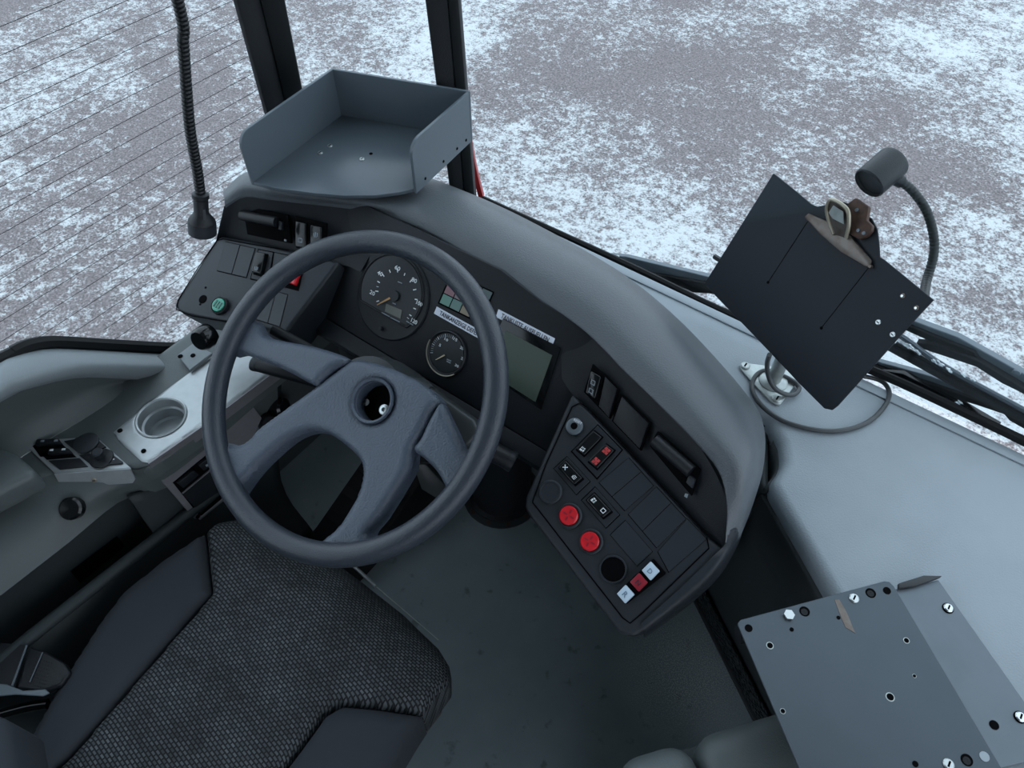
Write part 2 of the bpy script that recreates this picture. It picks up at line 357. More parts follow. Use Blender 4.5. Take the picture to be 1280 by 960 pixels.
for z in zl:
    if not .58 < z < 1.8: continue
    y0 = -.9
    if z < .82:   # the sill rises towards the rear
        ys = [p[1] for p in B3 if p[2] < z-.004]; y0 = min(ys) if ys else .5
    tube('heating_wire', [(WX+.003, y0, z), (WX+.003, .735, z)], .00042, 'groove', w1, 5)
# corner window and windscreen
PA = np.array([WX, .83, .55]); PB = np.array([-.80, .935, .70])
w2 = struct(prism('window_2', [(WX, .80, .60), (-.79, .93, .72), (-.77, .84, 1.95), (WX, .78, 1.95)], (.003, -.006, 0), 'window_glass')); tag(w2, 'narrow corner window between the two dark pillars', 'window')
WSN = nrm([0, -1, .09]); WSB = .938
WSP = plane((0, WSB, .74), [0, -1, -.09])
w3 = struct(prism('window_3', [(-.775, WSB, .735), (1.22, WSB, .735), (1.22, WSB-.11, 1.96), (-.775, WSB-.11, 1.96)], (0, .006, 0), 'window_glass')); tag(w3, 'large windscreen above the grey front shelf', 'window')
sealpx = [(603, 249), (700, 293), (800, 339), (900, 388), (1000, 428), (1100, 467), (1200, 513), (1290, 556), (1340, 580)]
tube('rubber_seal', [onp(x, y, plane((0, WSB-.006, 0), (0, 1, 0))) for x, y in sealpx]+[np.array([1.2, WSB-.006, .745])], .007, 'rubber', w3, 8, 4)
# pillars
xp = XP(WX+.02)
def strip_px(name, L, R, pl, depth, m, parent=None):
    P = [onp(x, y, pl) for x, y in L]+[onp(x, y, pl) for x, y in R[::-1]]; return prism(name, P, depth, m, parent, .004)
def pillar(name, lo_l, lo_r, hi_l, hi_r, pl, vec, m, parent=None):
    a, b, c, d = [onp(*q, pl) for q in (lo_l, lo_r, hi_r, hi_l)]
    up = (d-a)/(d[2]-a[2]); up2 = (c-b)/(c[2]-b[2])
    a = a+up*(.56-a[2]); b = b+up2*(.56-b[2]); c = c+up2*(2.0-c[2]); d = d+up*(2.0-d[2])
    return prism(name, [a, b, c, d], vec, m, parent, .006)
t1 = struct(pillar('trim_1', (334, 143), (359, 130), (295, 0), (327, 0), xp, (-.02, 0.006, 0), 'pillar_grey')); tag(t1, 'dark padded pillar behind the document tray beside the side window', 'pillar')
pillar('pillar_cover', (357, 130), (379, 112), (325, 0), (357, 0), plane((WX+.03, .78, 0), (1, -.5, 0)), (-.04, .02, 0), 'pillar_dark', t1)
xq = plane((-.775, .86, .8), (.75, -.66, 0))
t2 = struct(pillar('trim_2', (557, 200), (577, 200), (531, 0), (560, 0), xq, (-.03, .04, 0), 'pillar_grey')); tag(t2, 'dark slim windscreen pillar at the right of the document tray', 'pillar')
pillar('pillar_edge', (576, 200), (590, 200), (559, 0), (574, 0), plane((-.765, .87, .8), (.75, -.66, 0)), (-.03, .04, 0), 'pillar_dark', t2)
rp_ = [(588, 170), (594, 205), (600, 232), (605, 250), (600, 254), (595, 235), (590, 205)]
o = struct(plate('trim_3', rp_, plane((-.74, .96, .8), (.6, -.8, 0)), 0, -.02, 'red_paint')); tag(o, 'strip of red body paint outside the windscreen pillar', 'trim')

# ================================================================== FRONT SHELF (deck) AND FOOTWELL
DZ = .74; DP = ZP(DZ)
corner = onp(962, 603, DP); dv = nrm(onp(1040, 738, DP)-corner); far = corner+dv*.62
deck_left = [onp(x, y, DP) for x, y in [(980, 578), (976, 552), (962, 520)]]
deck_poly = [corner]+deck_left+[np.array([-.20, .77, DZ]), np.array([-.45, .83, DZ]), np.array([-.74, .85, DZ]), np.array([-.76, .921, DZ]), np.array([1.2, .921, DZ]), np.array([1.2, far[1], DZ]), far]
dk = thing('front_shelf', (.4, .7, 0), 'broad pale grey moulded shelf under the windscreen right of the dashboard', 'shelf')
prism('shelf_top', deck_poly, (0, 0, -.05), 'deck_grey', dk, .016, 4)
prism('front_ledge', [(-.76, .903, DZ), (1.2, .903, DZ), (1.2, .921, DZ), (-.76, .921, DZ)], (0, 0, .003), 'deck_grey', dk, .002)
# footwell wall below the shelf's diagonal edge
f0, f1 = onp(868, 728, ZP(0)), onp(945, 880, ZP(0)); fd = nrm(f1-f0); f1 = f0+fd*.75; ft = corner+dv*.75+np.array([0, 0, -.03]); c0 = corner+np.array([0, 0, -.03])
loft('footwell_panel', [[f0, f0+fd*.37, f1], [(f0*.6+c0*.4), (f0*.6+c0*.4)*.5+(f1*.6+ft*.4)*.5, (f1*.6+ft*.4)], [c0, (c0+ft)/2, ft]], 'skirt_grey', dk, 12, 3, thick=.012)
loft('footwell_side', [[f0, np.array([-.16, .95, 0])], [c0, deck_left[2]+np.array([0, .0, -.03])], ], 'skirt_grey', dk, 8, 3, thick=.01)
loft('shelf_skirt', [[c0+np.array([0, 0, .01])]+[p+np.array([0, 0, -.02]) for p in deck_left]+[np.array([-.2, .77, DZ-.02])], [c0+np.array([-.02, .03, -.25])]+[p+np.array([-.02, .03, -.26]) for p in deck_left]+[np.array([-.22, .80, DZ-.28])]], 'skirt_grey', dk, 20, 3, thick=.008)
# expanded-metal grille low on the footwell wall
gp = plane(f0, np.cross(fd, c0-f0)); gp = (gp[0], gp[1] if gp[1][0] < 0 else -gp[1])
gr = thing('heater_grille', f0, 'black expanded-metal grille low on the footwell wall', 'grille')
upv = nrm(c0-f0); go = f0+gp[1]*.012+fd*.02+upv*.02
prism('grille_backing', [go, go+fd*.42, go+fd*.42+upv*.11, go+upv*.11], gp[1]*.002, 'groove', gr)
V, F = [], []
for i in range(30):
    for j in range(9):
        c = go+fd*(.007+i*.014)+upv*(.006+j*.0118)+fd*(.007 if j % 2 else 0)+gp[1]*.0035
        for s in (1, -1):
            a_, b_ = c-fd*.007, c+upv*.0059*s*1.0; k = len(V); t_ = upv*.0016
            V += [a_-t_, b_-t_, b_+t_, a_+t_]; F.append([k, k+1, k+2, k+3])
            a_, b_ = c+upv*.0059*s, c+fd*.007; k = len(V); V += [a_-t_, b_-t_, b_+t_, a_+t_]; F.append([k, k+1, k+2, k+3])
o = make('grille_mesh', V, F, 'skirt_grey', gr, 0); o['kind'] = 'stuff'; md = o.modifiers.new('s', 'SOLIDIFY'); md.thickness = .002
prism('grille_frame', [go-upv*.014-fd*.01, go+fd*.43-upv*.014, go+fd*.43-upv*.002, go-fd*.01-upv*.002], gp[1]*.012, 'frame_steel', gr, .002)
# dark firewall and bulkhead below the dashboard
box('firewall', (-1.1, .93, -.1), (-.1, .944, .70), 'body_dark', wf)

# ================================================================== DASHBOARD
da = thing('dashboard', (-.55, .62, .45), 'black wrap-around bus dashboard with grey hood, gauges and switch panels', 'dashboard')
RPC = at(770, 640, 1.0); SP = plane(RPC, (0, -.45, .89)); SN = SP[1]        # plane of both slanted switch panels
CF = plane(at(490, 368, 1.21), (0, -.77, .64)); CN = CF[1]                   # gauge face
def Zs(L): return [onp(x, y, ZP(z)) for x, y, z in L]
I0 = Zs([(281, 256, .865), (298, 243, .885), (360, 249, .89), (440, 258, .89), (482, 267, .89), (546, 293, .89), (626, 344, .89), (720, 401, .89), (786, 465, .885), (830, 508, .88), (888, 570, .87), (909, 612, .855), (908, 678, .81)])
I1 = Zs([(280, 246, .875), (300, 231, .90), (362, 238, .905), (450, 248, .905), (510, 256, .905), (593, 291, .905), (660, 328, .905), (740, 374, .905), (802, 436, .90), (852, 491, .895), (906, 562, .885), (926, 605, .865), (922, 674, .80)])
O3 = [np.array(p) for p in [(-1.045, .58, .80), (-1.03, .70, .80), (-.97, .80, .80), (-.88, .85, .79), (-.76, .865, .79), (-.66, .87, .79)]]+Zs([(704, 302, .79), (777, 345, .79), (843, 397, .79), (908, 465, .79), (951, 522, .795), (957, 565, .785), (944, 622, .76), (922, 680, .745)])
ns = 90
I0r, I1r, Or = [resample(cat(l, 10), 400) for l in (I0, I1, O3)]
def pick(P, n=24): return P[np.linspace(0, len(P)-1, n).astype(int)]
I0r, I1r, Or = pick(I0r), pick(I1r), pick(Or)
K1 = I1r*.68+Or*.32; K1[:, 2] = I1r[:, 2]-.004; K2 = I1r*.38+Or*.62; K2[:, 2] = I1r[:, 2]*.62+Or[:, 2]*.38
low = Or.copy(); low[:, 2] -= .075
loft('hood', [I0r-(I1r-I0r)*.0+np.array([0, 0, -.006]), I0r, I1r, K1, K2, Or, low], 'hood_grey', da, ns, 5, 60)
R0 = [I0[-2]*.2+I0[-1]*.8, I0[-1]]+[onp(x, y, SP, .003) for x, y in [(884, 703), (850, 736), (802, 779)]]
R1 = [I1[-2]*.2+I1[-1]*.8, I1[-1]]+[onp(x, y, SP, .001) for x, y in [(895, 711), (860, 745), (804, 789)]]
R2 = [O3[-2]*.2+O3[-1]*.8, O3[-1]]+[onp(x, y, SP, -.02) for x, y in [(899, 717), (864, 751), (803, 797)]]
loft('panel_rim', [R0, R1, R2, [p-SN*.035 for p in R2]], 'panel_black', da, 24, 4, 60)
# --- inner faces below the hood
JR = [onp(x, y, SP)-SN*.012 for x, y in [(700, 470), (716, 493), (770, 547), (840, 622), (884, 671), (906, 692)]]
IR = Zs([(700, 390, .884), (736, 414, .884), (800, 480, .878), (870, 553, .866), (907, 622, .845), (908, 680, .808)])
loft('right_upper_face', [JR, [(a*.5+b*.5) for a, b in zip(JR, IR)], IR], 'dash_black', da, 30, 4)
JL = [onp(x, y, SP)-SN*.012 for x, y in [(262, 308), (276, 296), (320, 304), (361, 314), (424, 327), (446, 336)]]
IL = Zs([(280, 258, .860), (299, 246, .880), (350, 250, .885), (400, 255, .885), (450, 261, .885), (490, 272, .885)])
loft('left_upper_face', [JL, [(a*.5+b*.5) for a, b in zip(JL, IL)], IL], 'dash_black', da, 30, 4)
UR = plane(onp(770, 547, SP), np.cross(onp(840, 622, SP)-onp(770, 547, SP), Zs([(870, 553, .866)])[0]-onp(840, 622, SP)))
UR = (UR[0], UR[1] if UR[1].dot(CAM-UR[0]) > 0 else -UR[1])
UL = plane(onp(320, 304, SP), np.cross(onp(361, 314, SP)-onp(320, 304, SP), Zs([(350, 250, .885)])[0]-onp(320, 304, SP)))
UL = (UL[0], UL[1] if UL[1].dot(CAM-UL[0]) > 0 else -UL[1])
# --- gauge face
cz = onp(425, 408, CF)[2]
def cfp(x, s, off=0.0):   # x across, s up the slanted face
    p = onp(490, 368, CF); return np.array([x, p[1]+.64*s, p[2]+.77*s])+CN*off
s0 = (cz-onp(490, 368, CF)[2])/.77
prism('gauge_face', [cfp(-.83, s0), cfp(-.30, s0), cfp(-.29, .09), cfp(-.42, .098), cfp(-.50, .112), cfp(-.83, .105)], -CN*.012, 'dash_black', da, .002)
loft('knee_panel', [[cfp(-.86, s0, -.01), cfp(-.55, s0, -.01), cfp(-.27, s0, -.01)], [np.array([-.86, .62, .60]), np.array([-.55, .63, .60]), np.array([-.25, .62, .60])], [np.array([-.86, .88, .38]), np.array([-.55, .88, .38]), np.array([-.25, .88, .38])]], 'dash_black', da, 10, 4, thick=.01)
prism('gauge_shelf', [cfp(-.80, s0, .0), cfp(-.30, s0, .0), cfp(-.30, s0, .03)+np.array([0, 0, -.03]), cfp(-.80, s0, .03)+np.array([0, 0, -.03])], (0, .0, -.012), 'dash_black', da, .002)
# --- slanted panels
RPX = [(715, 491), (770, 546), (840, 621), (884, 670), (911, 690), (858, 747), (812, 785), (793, 797), (774, 792), (663, 647), (655, 634), (657, 620)]
LPX = [(216, 382), (266, 304), (275, 294), (320, 302), (361, 312), (424, 327), (358, 415), (289, 404), (228, 392)]
rp = plate('right_switch_panel', RPX, SP, -.055, 0, 'panel_black', da, .006, 3)
lp = plate('left_switch_panel', LPX, SP, -.075, 0, 'panel_black', da, .006, 3)
# raised bead along the panel inside the border
def bead(pxs, pl, parent, r=.0009): tube('border_line', [onp(x, y, pl, .0003) for x, y in pxs], r, 'groove', parent, 6)
c5 = crop(640, 440, 4.0); c6 = crop(640, 580, 4.267); c3 = crop(200, 220, 5.333); c8 = crop(440, 310, 5.65)
bead([c5(*p) for p in [(975, 905), (560, 475), (380, 280), (340, 255), (300, 275), (170, 560), (105, 740)]]+[c6(*p) for p in [(110, 205), (300, 450), (590, 820), (630, 850), (690, 800), (1050, 450), (1040, 390)]], SP, rp)
bead([c3(*p) for p in [(860, 495), (640, 460), (420, 420), (380, 430), (250, 620), (120, 830), (110, 890), (220, 935), (480, 975)]], SP, lp)
# --- blanks and switches ------------------------------------------------
def blanks(poly, splits, pl, parent, c):
    """recessed dark frame with flush blank covers; poly = 4 crop points; splits = fractions along first edge"""
    P = [np.array(c(*p)) for p in poly]; plate('switch_frame', [tuple(p) for p in P], pl, -.002, .0004, 'groove', parent)
    fr = [0]+splits+[1]
    for i in range(len(fr)-1):
        a, b = fr[i], fr[i+1]; q = [P[0]+(P[1]-P[0])*a, P[0]+(P[1]-P[0])*b, P[3]+(P[2]-P[3])*b, P[3]+(P[2]-P[3])*a]; m_ = sum(q)/4
        q = [m_+(x-m_)*(1-.9/np.linalg.norm(x-m_)*1.0) for x in q]
        plate('blank_cover', [tuple(x) for x in q], pl, -.001, .0013, 'blank_black', parent, .0004, 1)
B6 = [[(462, 100), (600, 252), (758, 115), (625, -35)], [(618, 270), (770, 450), (930, 290), (772, 120)]]
for q in B6: blanks(q, [.5], SP, rp, c6)
blanks([(522, 378), (668, 548), (752, 468), (605, 298)], [], SP, rp, c6)
blanks([(775, 470), (835, 580), (1040, 400), (935, 290)], [], SP, rp, c6)
def rocker(quadpx, pl, parent, icons=(), frame_px=None, icon_mat='white_print', h=.007):
    Q = [np.array(p) for p in quadpx]; c = sum(Q)/4
    if frame_px:
        plate('switch_frame', frame_px, pl, -.002, .0005, 'groove', parent)
        f = [np.array(p) for p in frame_px]; m_ = sum(f)/len(f); plate('switch_surround', [tuple(m_+(x-m_)*.95) for x in f], pl, -.001, .0014, 'panel_black', parent, .0005, 1)
    plate('switch_well', [tuple(c+(q-c)*1.12) for q in Q], pl, 0, .0022, 'groove', parent, .0008, 1)
    k = plate('rocker_switch', [tuple(q) for q in Q], pl, .001, h, 'gloss_black', parent, .0016, 3)
    e = (Q[1]-Q[0]), (Q[3]-Q[0])   # along, across
    for t, kind in icons:
        o_ = Q[0]+e[0]*t+e[1]*.5; L = np.linalg.norm(e[1])*.21; ex = e[0]/np.linalg.norm(e[0])*L; ey = e[1]/np.linalg.norm(e[1])*L
        def bit(x0, y0, x1, y1): plate('icon', [tuple(o_+ex*a+ey*b) for a, b in ((x0, y0), (x1, y0), (x1, y1), (x0, y1))], pl, h, h+.0004, icon_mat, k)
        if kind == 'box':
            bit(-1, -1, 1, -.7); bit(-1, .7, 1, 1); bit(-1, -.7, -.7, .7); bit(.7, -.7, 1, .7)
        elif kind == 'lamp':
            bit(-1, -1, -.2, .2); bit(-.8, .4, .2, 1); bit(.1, -.9, 1, -.6); bit(.3, -.3, 1, 0); bit(.5, .3, 1, .9)
        elif kind == 'cross':
            for s in (1, -1):
                d1 = (ex+ey*s)/1.1; d2 = (ex-ey*s)*.14; plate('icon', [tuple(o_+x) for x in (-d1-d2, d1-d2, d1+d2, -d1+d2)], pl, h, h+.0004, icon_mat, k)
        elif kind == 'bars':
            bit(-1, -.9, .8, -.6); bit(-1, -.2, 1, .1); bit(-.6, .5, .9, .8); bit(-1, -.9, -.7, .4)
        elif kind == 'red':
            bit(-1.3, -1.2, -.15, -.1); bit(.1, -1.2, 1.3, -.1); bit(-1.3, .1, -.15, 1.2); bit(.1, .1, 1.3, 1.2); bit(-.6, -.5, .6, .5)
    return k
c_a = crop(690, 500, 12.8); c_b = crop(690, 570, 12.8)
plate('switch_frame', [c_a(*p) for p in [(300, 825), (735, 385), (1140, 800), (720, 1280)]], SP, -.002, .0005, 'groove', rp)
plate('switch_surround', [c_a(*p) for p in [(325, 825), (735, 410), (1112, 800), (720, 1245)]], SP, -.001, .0014, 'panel_black', rp, .0005, 1)
rocker([c_a(*p) for p in [(400, 790), (675, 505), (810, 610), (530, 900)]], SP, rp, [(.14, 'lamp')])
rocker([c_a(*p) for p in [(590, 985), (865, 715), (1005, 820), (735, 1110)]], SP, rp, [(.2, 'red'), (.8, 'red')], icon_mat='red_print')
rocker([c_b(*p) for p in [(120, 200), (370, 470), (500, 365), (235, 85)]], SP, rp, [(.2, 'cross'), (.78, 'bars')], [c_b(*p) for p in [(20, 200), (390, 630), (620, 410), (240, 0)]])
rocker([c_b(*p) for p in [(560, 715), (820, 1000), (960, 890), (690, 600)]], SP, rp, [(.22, 'lamp'), (.8, 'box')], [c_b(*p) for p in [(460, 705), (865, 1165), (1095, 945), (690, 485)]])
# round controls on the right panel
def px_r(p, rpx, pl): q = onp(p[0], p[1], pl); return np.linalg.norm(onp(p[0]+rpx, p[1], pl)-q)
q = onp(*c_a(365, 430), SP); r = px_r(c_a(365, 430), 10.5, SP)
kn = lathe('reset_socket', q, SN, [(r, 0), (r, .004), (r*.8, .0055), (r*.42, .0055), (r*.38, .002), (0, .002)], 'steel_plate', rp, label='grey round reset socket')
lathe('socket_hole', q, SN, [(r*.4, .0025), (r*.4, .0057), (0, .0057)], 'groove', kn)
A_, B_ = [onp(*c_a(*p), SP) for p in ((355, 345), (480, 415))]; text('reset_lettering', 'RESET', A_, B_, SN, 'white_print', kn, .0062, height=.0032)
def rnd(name, cpx, R, pl, prof, m, parent, label=None):
    q = onp(*cpx, pl); r = px_r(cpx, R, pl); return lathe(name, q, pl[1], [(a*r, b) for a, b in prof], m, parent, 30, label), q, r
rnd('round_blank', c6(205, 150), 15, SP, [(1, 0), (1, .002), (.9, .0035), (.78, .0035), (.74, .0025), (0, .0025)], 'blank_black', rp)
for cp in (c6(308, 278), c6(420, 415)):
    o, q, r = rnd('push_button', cp, 16, SP, [(1, 0), (1, .0035), (.9, .005), (.80, .005), (.78, .002), (0, .002)], 'panel_black', rp, 'round red push button')
    b_ = lathe('button_cap', q+SN*.001, SN, [(r*.74, 0), (r*.74, .007), (r*.66, .0085), (r*.5, .008), (0, .008)], 'red_button', o)
    a, b = frame(SN)
    for k in range(4):
        d = math.cos(k*1.57)*a+math.sin(k*1.57)*b; e = np.cross(SN, d); cc = q+d*r*.3+SN*.0092
        prism('button_rib', [cc-d*r*.16-e*r*.05, cc+d*r*.16-e*r*.05, cc+d*r*.16+e*r*.05, cc-d*r*.16+e*r*.05], SN*.0006, 'red_key', b_)
o, q, r = rnd('round_opening', c6(540, 562), 16.8, SP, [(1, 0), (1.06, .002), (1.0, .0032), (.92, .003), (.90, .0012), (0, .0012)], 'blank_black', rp)
lathe('opening_dark', q, SN, [(r*.9, .0013), (r*.9, .0016), (0, .0016)], 'groove', o)
# gear keys
c_d = crop(750, 680, 12.8)
plate('key_base', [c_d(*p) for p in [(270, 800), (430, 960), (640, 800), (1065, 470), (860, 235), (440, 630)]], SP, 0, .006, 'groove', rp, .001, 1)
for s, P_, m_, lm in (('R', [(288, 800), (428, 655), (568, 812), (420, 955)], 'key_white', 'key_letter'), ('N', [(495, 612), (640, 465), (778, 620), (634, 768)], 'red_key', 'ink'), ('D', [(680, 428), (826, 285), (968, 440), (820, 590)], 'key_white', 'key_letter')):
    k = plate('gear_key', [c_d(*p) for p in P_], SP, .002, .012, m_, rp, .0012, 2, label={'R': 'white R key', 'N': 'red N key', 'D': 'white D key'}[s])
    P_ = np.array(P_, float); c = P_.mean(0); ex = (P_[2]-P_[1]); ey = (P_[1]-P_[0])*1.0
    a0 = c-ex*.17-ey*.25; b0 = c+ex*.19-ey*.25; A_, B_ = onp(*c_d(*a0), SP), onp(*c_d(*b0), SP); text('key_lettering', s, A_, B_, SN, lm, k, .0124)
# right upper face: switch, blanks, ashtray
def facequad(name, pts, c, pl, h0, h1, m, parent, bev=.0006, label=None): return plate(name, [c(*p) for p in pts], pl, h0, h1, m, parent, bev, 2, label)
fu = facequad('switch_frame', [(360, 200), (405, 60), (535, 185), (490, 335)], c5, UR, -.004, .0015, 'groove', da)
facequad('blank_cover', [(438, 270), (470, 125), (527, 185), (487, 325)], c5, UR, 0, .003, 'black_plastic', da)
rocker([c5(*p) for p in [(378, 205), (405, 95), (455, 125), (425, 235)]], UR, da, [(.22, 'box'), (.6, 'box')], icon_mat='grey_print', h=.008)
facequad('switch_frame', [(500, 345), (550, 212), (695, 355), (645, 495)], c5, UR, -.004, .0015, 'groove', da)
facequad('blank_cover', [(510, 345), (553, 225), (685, 357), (641, 482)], c5, UR, 0, .003, 'black_plastic', da)
def ashtray(c, P, pl, bar, label, tab, dot):
    fr = facequad('ashtray', P, c, pl, -.003, .003, 'groove', da, .001, label)
    q = [np.array(c(*p)) for p in P]
    A_, B_ = [onp(*c(*p), pl, .008) for p in bar[:2]]; rr = bar[2]
    tube('ashtray_lid', [A_, B_], rr, 'black_plastic', fr, 14)
    L_ = resample(np.array([A_, B_]), 2)
    facequad('ashtray_tab', tab, c, pl, .002, .008, 'panel_black', fr)
    facequad('ashtray_clip', dot, c, pl, .003, .005, 'grey_print', fr, .0002)
ashtray(c5, [(690, 470), (730, 395), (945, 585), (900, 720)], UR, ((725, 440), (905, 595), .0085), 'black pull-out ashtray under the right of the hood', [(880, 650), (895, 610), (925, 635), (910, 680)], [(866, 720), (872, 705), (886, 710), (880, 728)])
ashtray(c3, [(555, 195), (860, 260), (880, 450), (590, 390)], UL, ((568, 262), (800, 308), .0085), 'black pull-out ashtray under the left of the hood', [(812, 300), (832, 305), (830, 360), (812, 355)], [(840, 420), (852, 424), (852, 436), (840, 432)])
facequad('switch_frame', [(905, 265), (1110, 315), (1105, 440), (905, 430)], c3, UL, -.004, .0015, 'groove', da)
rocker([c3(*p) for p in [(915, 470), (918, 300), (985, 315), (985, 480)]], UL, da, [(.28, 'box')], icon_mat='grey_print', h=.006)
rocker([c3(*p) for p in [(1015, 480), (1018, 325), (1090, 340), (1090, 490)]], UL, da, [(.6, 'bars')], icon_mat='grey_print', h=.006)
# left panel blanks and switches
blanks([(380, 635), (578, 682), (638, 482), (437, 436)], [.5], SP, lp, c3)
fq = [c3(*p) for p in [(600, 690), (655, 485), (900, 535), (850, 745)]]
plate('switch_frame', fq, SP, -.002, .0004, 'groove', lp)
plate('blank_cover', [c3(*p) for p in [(735, 715), (765, 512), (890, 540), (845, 738)]], SP, -.001, .0013, 'blank_black', lp, .0004, 1)
plate('switch_surround', [c3(*p) for p in [(608, 684), (660, 493), (755, 512), (720, 710)]], SP, -.001, .0012, 'panel_black', lp, .0004, 1)
rocker([c3(*p) for p in [(628, 650), (660, 520), (722, 530), (690, 668)]], SP, lp, [(.2, 'bars')], icon_mat='grey_print', h=.010)
plate('switch_frame', [c3(*p) for p in [(800, 735), (850, 560), (965, 590), (925, 768)]], SP, -.002, .0006, 'groove', lp)
plate('warning_switch', [c3(*p) for p in [(850, 715), (890, 630), (950, 640), (915, 738)]], SP, 0, .009, 'red_button', lp, .002, 3, label='red hazard warning switch')
blanks([(640, 960), (800, 1010), (855, 790), (700, 745)], [.5], SP, lp, c3)
o, q, r = rnd('green_push_button', c3(407, 870), 10, SP, [(1, 0), (1, .006), (.86, .008), (.78, .006), (0, .006)], 'black_plastic', lp, 'green lens push button')
lens = lathe('button_lens', q, SN, [(r*.8, .006), (r*.72, .0085), (0, .0095)], 'lens_green', o)
for k in range(3):
    a, b = frame(SN); cc = q+a*r*(-.35+.35*k)+SN*.0098; prism('lens_mark', [cc-a*r*.07-b*r*.4, cc+a*r*.07-b*r*.4, cc+a*r*.07+b*r*.4, cc-a*r*.07+b*r*.4], SN*.0004, 'tile_teal', lens)
for p, R in (((286, 822), 4.8), ((304, 744), 1.2), ((268, 856), 1.2)):
    rnd('drilled_hole', c3(*p), R, SP, [(1, 0), (1, .0004), (0, .0004)], 'groove', lp)
o, q, r = rnd('side_vent', (262, 418), 11, plane(onp(262, 415, SP)+np.array([0, 0, -.045]), (0.2, -.9, .3)), [(1, 0), (1, .02), (.8, .026), (0, .026)], 'gloss_black', da)  # added round black form standing in for a dark vent
# --- gauges ----------------------------------------------------------
def cring(name, cpx, r, prof, m, parent, label=None, seg=48): return lathe(name, onp(*cpx, CF), CN, [(a*r, b) for a, b in prof], m, parent, seg, label)
SC_ = (491, 371); SR = .069
sg = cring('speedometer', SC_, SR, [(1, -.001), (1, .0015), (.965, .0025), (.93, .0015), (0, .0015)], 'dash_black', da, 'round speedometer with white numerals')
# dial: circle cut by a chord
ctr = onp(489.5, 366.5, CF); ex, ey = np.array([1., 0, 0]), np.array([0, .64, .77]); dr = .0575
pts = []
for q in np.linspace(0, 2*math.pi, 72, endpoint=False):
    u, v = math.cos(q)*dr, math.sin(q)*dr; v = max(v, -.033); pts.append(ctr+ex*u+ey*v+CN*.0017)
bz = []
for q in np.linspace(0, 2*math.pi, 72, endpoint=False):
    u, v = math.cos(q)*dr*1.05, math.sin(q)*dr*1.05; v = max(v, -.0355); bz.append(ctr+ex*u+ey*v+CN*.0016)
tube('dial_rim', bz, .0016, 'black_plastic', sg, 8, closed=True)
prism('dial', pts, CN*.0006, 'dial_black', sg)
def mark(px0, px1, wd, m, parent, off, c=c8, pl=CF):
    a, b = onp(*c(*px0), pl, off), onp(*c(*px1), pl, off); d = nrm(b-a); e = np.cross(pl[1], d)*wd; prism('dial_mark', [a-e, b-e, b+e, a+e], pl[1]*.0003, m, parent)
for s, (x, y), wpx in (('20', (152, 303), 36), ('40', (206, 166), 36), ('60', (330, 128), 38), ('80', (446, 214), 36), ('100', (480, 376), 34), ('120', (446, 502), 40)):
    a = onp(*c8(x-wpx/2*.9, y+2), CF); L = .0105 if len(s) < 3 else .0115; text('numeral', s, a-ey*.004, a-ey*.004+ex*L, CN, 'white_print', sg, .003, height=.0068)
for p0, p1 in (((173, 304), (195, 307)), ((222, 182), (236, 202)), ((328, 148), (331, 173)), ((430, 225), (417, 242)), ((452, 362), (470, 365)), ((413, 470), (428, 480)), ((272, 155), (280, 175)), ((383, 178), (376, 196)), ((440, 297), (462, 292)), ((442, 425), (460, 432)), ((188, 235), (205, 246)), ((182, 378), (200, 373))): mark(p0, p1, .0008, 'white_print', sg, .003)
for p0, p1 in (((182, 272), (196, 275)), ((397, 490), (410, 500))): mark(p0, p1, .0004, 'white_print', sg, .003)
for p0, p1 in (((332, 238), (362, 250)), ((295, 388), (318, 398)), ((218, 455), (275, 485)), ((280, 490), (345, 522)), ((392, 515), (415, 530)), ((418, 532), (440, 545))): mark(p0, p1, .0007, 'grey_print', sg, .003)
prism('lcd_window', [onp(*c8(*p), CF, .0024) for p in [(250, 392), (362, 440), (350, 500), (240, 448)]], CN*.0008, 'lcd', sg)
a, b = onp(*c8(195, 402), CF, .006), onp(*c8(285, 354), CF, .006); e = np.cross(CN, nrm(b-a)); prism('needle', [a-e*.0006, b-e*.0016, b+e*.0016, a+e*.0006], CN*.001, 'needle', sg)
lathe('needle_hub', onp(*c8(312, 340), CF, .002), CN, [(.0085, 0), (.008, .004), (0, .004)], 'dial_black', sg)
lathe('reset_knob', onp(*c8(215, 568), CF, .001), CN, [(.0032, 0), (.0028, .006), (0, .006)], 'black_plastic', sg)
# air pressure gauge
GC = c8(674, 742); GR = .0345; gg = cring('air_gauge', GC, GR, [(1, 0), (1, .004), (.95, .0055), (.9, .004), (.88, .002), (0, .002)], 'black_plastic', da, 'small round air pressure gauge with brass ring')
V_ = [onp(*GC, CF, .0045)+GR*1.0*(math.cos(q)*ex+math.sin(q)*ey) for q in np.linspace(math.radians(170), math.radians(320), 30)]
tube('brass_ring', V_, .0011, 'brass', gg, 8)
cring('gauge_dial', GC, GR*.86, [(1, .0021), (1, .0026), (0, .0026)], 'dial_black', gg)
for s, (x, y) in (('5', (628, 683)), ('10', (674, 640)), ('15', (738, 640)), ('20', (784, 700)), ('25', (790, 776)), ('30', (748, 824))):
    a = onp(*c8(x-8*len(s), y+8), CF); text('numeral', s, a, a+ex*.0034*len(s), CN, 'white_print', gg, .0032, height=.0042)
for i in range(17):
    q = math.radians(205-i*7.2); d = math.cos(q)*ex+math.sin(q)*ey; p = onp(*GC, CF, .0029); e = np.cross(CN, d)*.00035; a, b = p+d*GR*.70, p+d*GR*(.82 if i % 4 else .84)
    prism('dial_mark', [a-e, b-e, b+e, a+e], CN*.0003, 'white_print' if i % 4 == 0 else 'grey_print', gg)
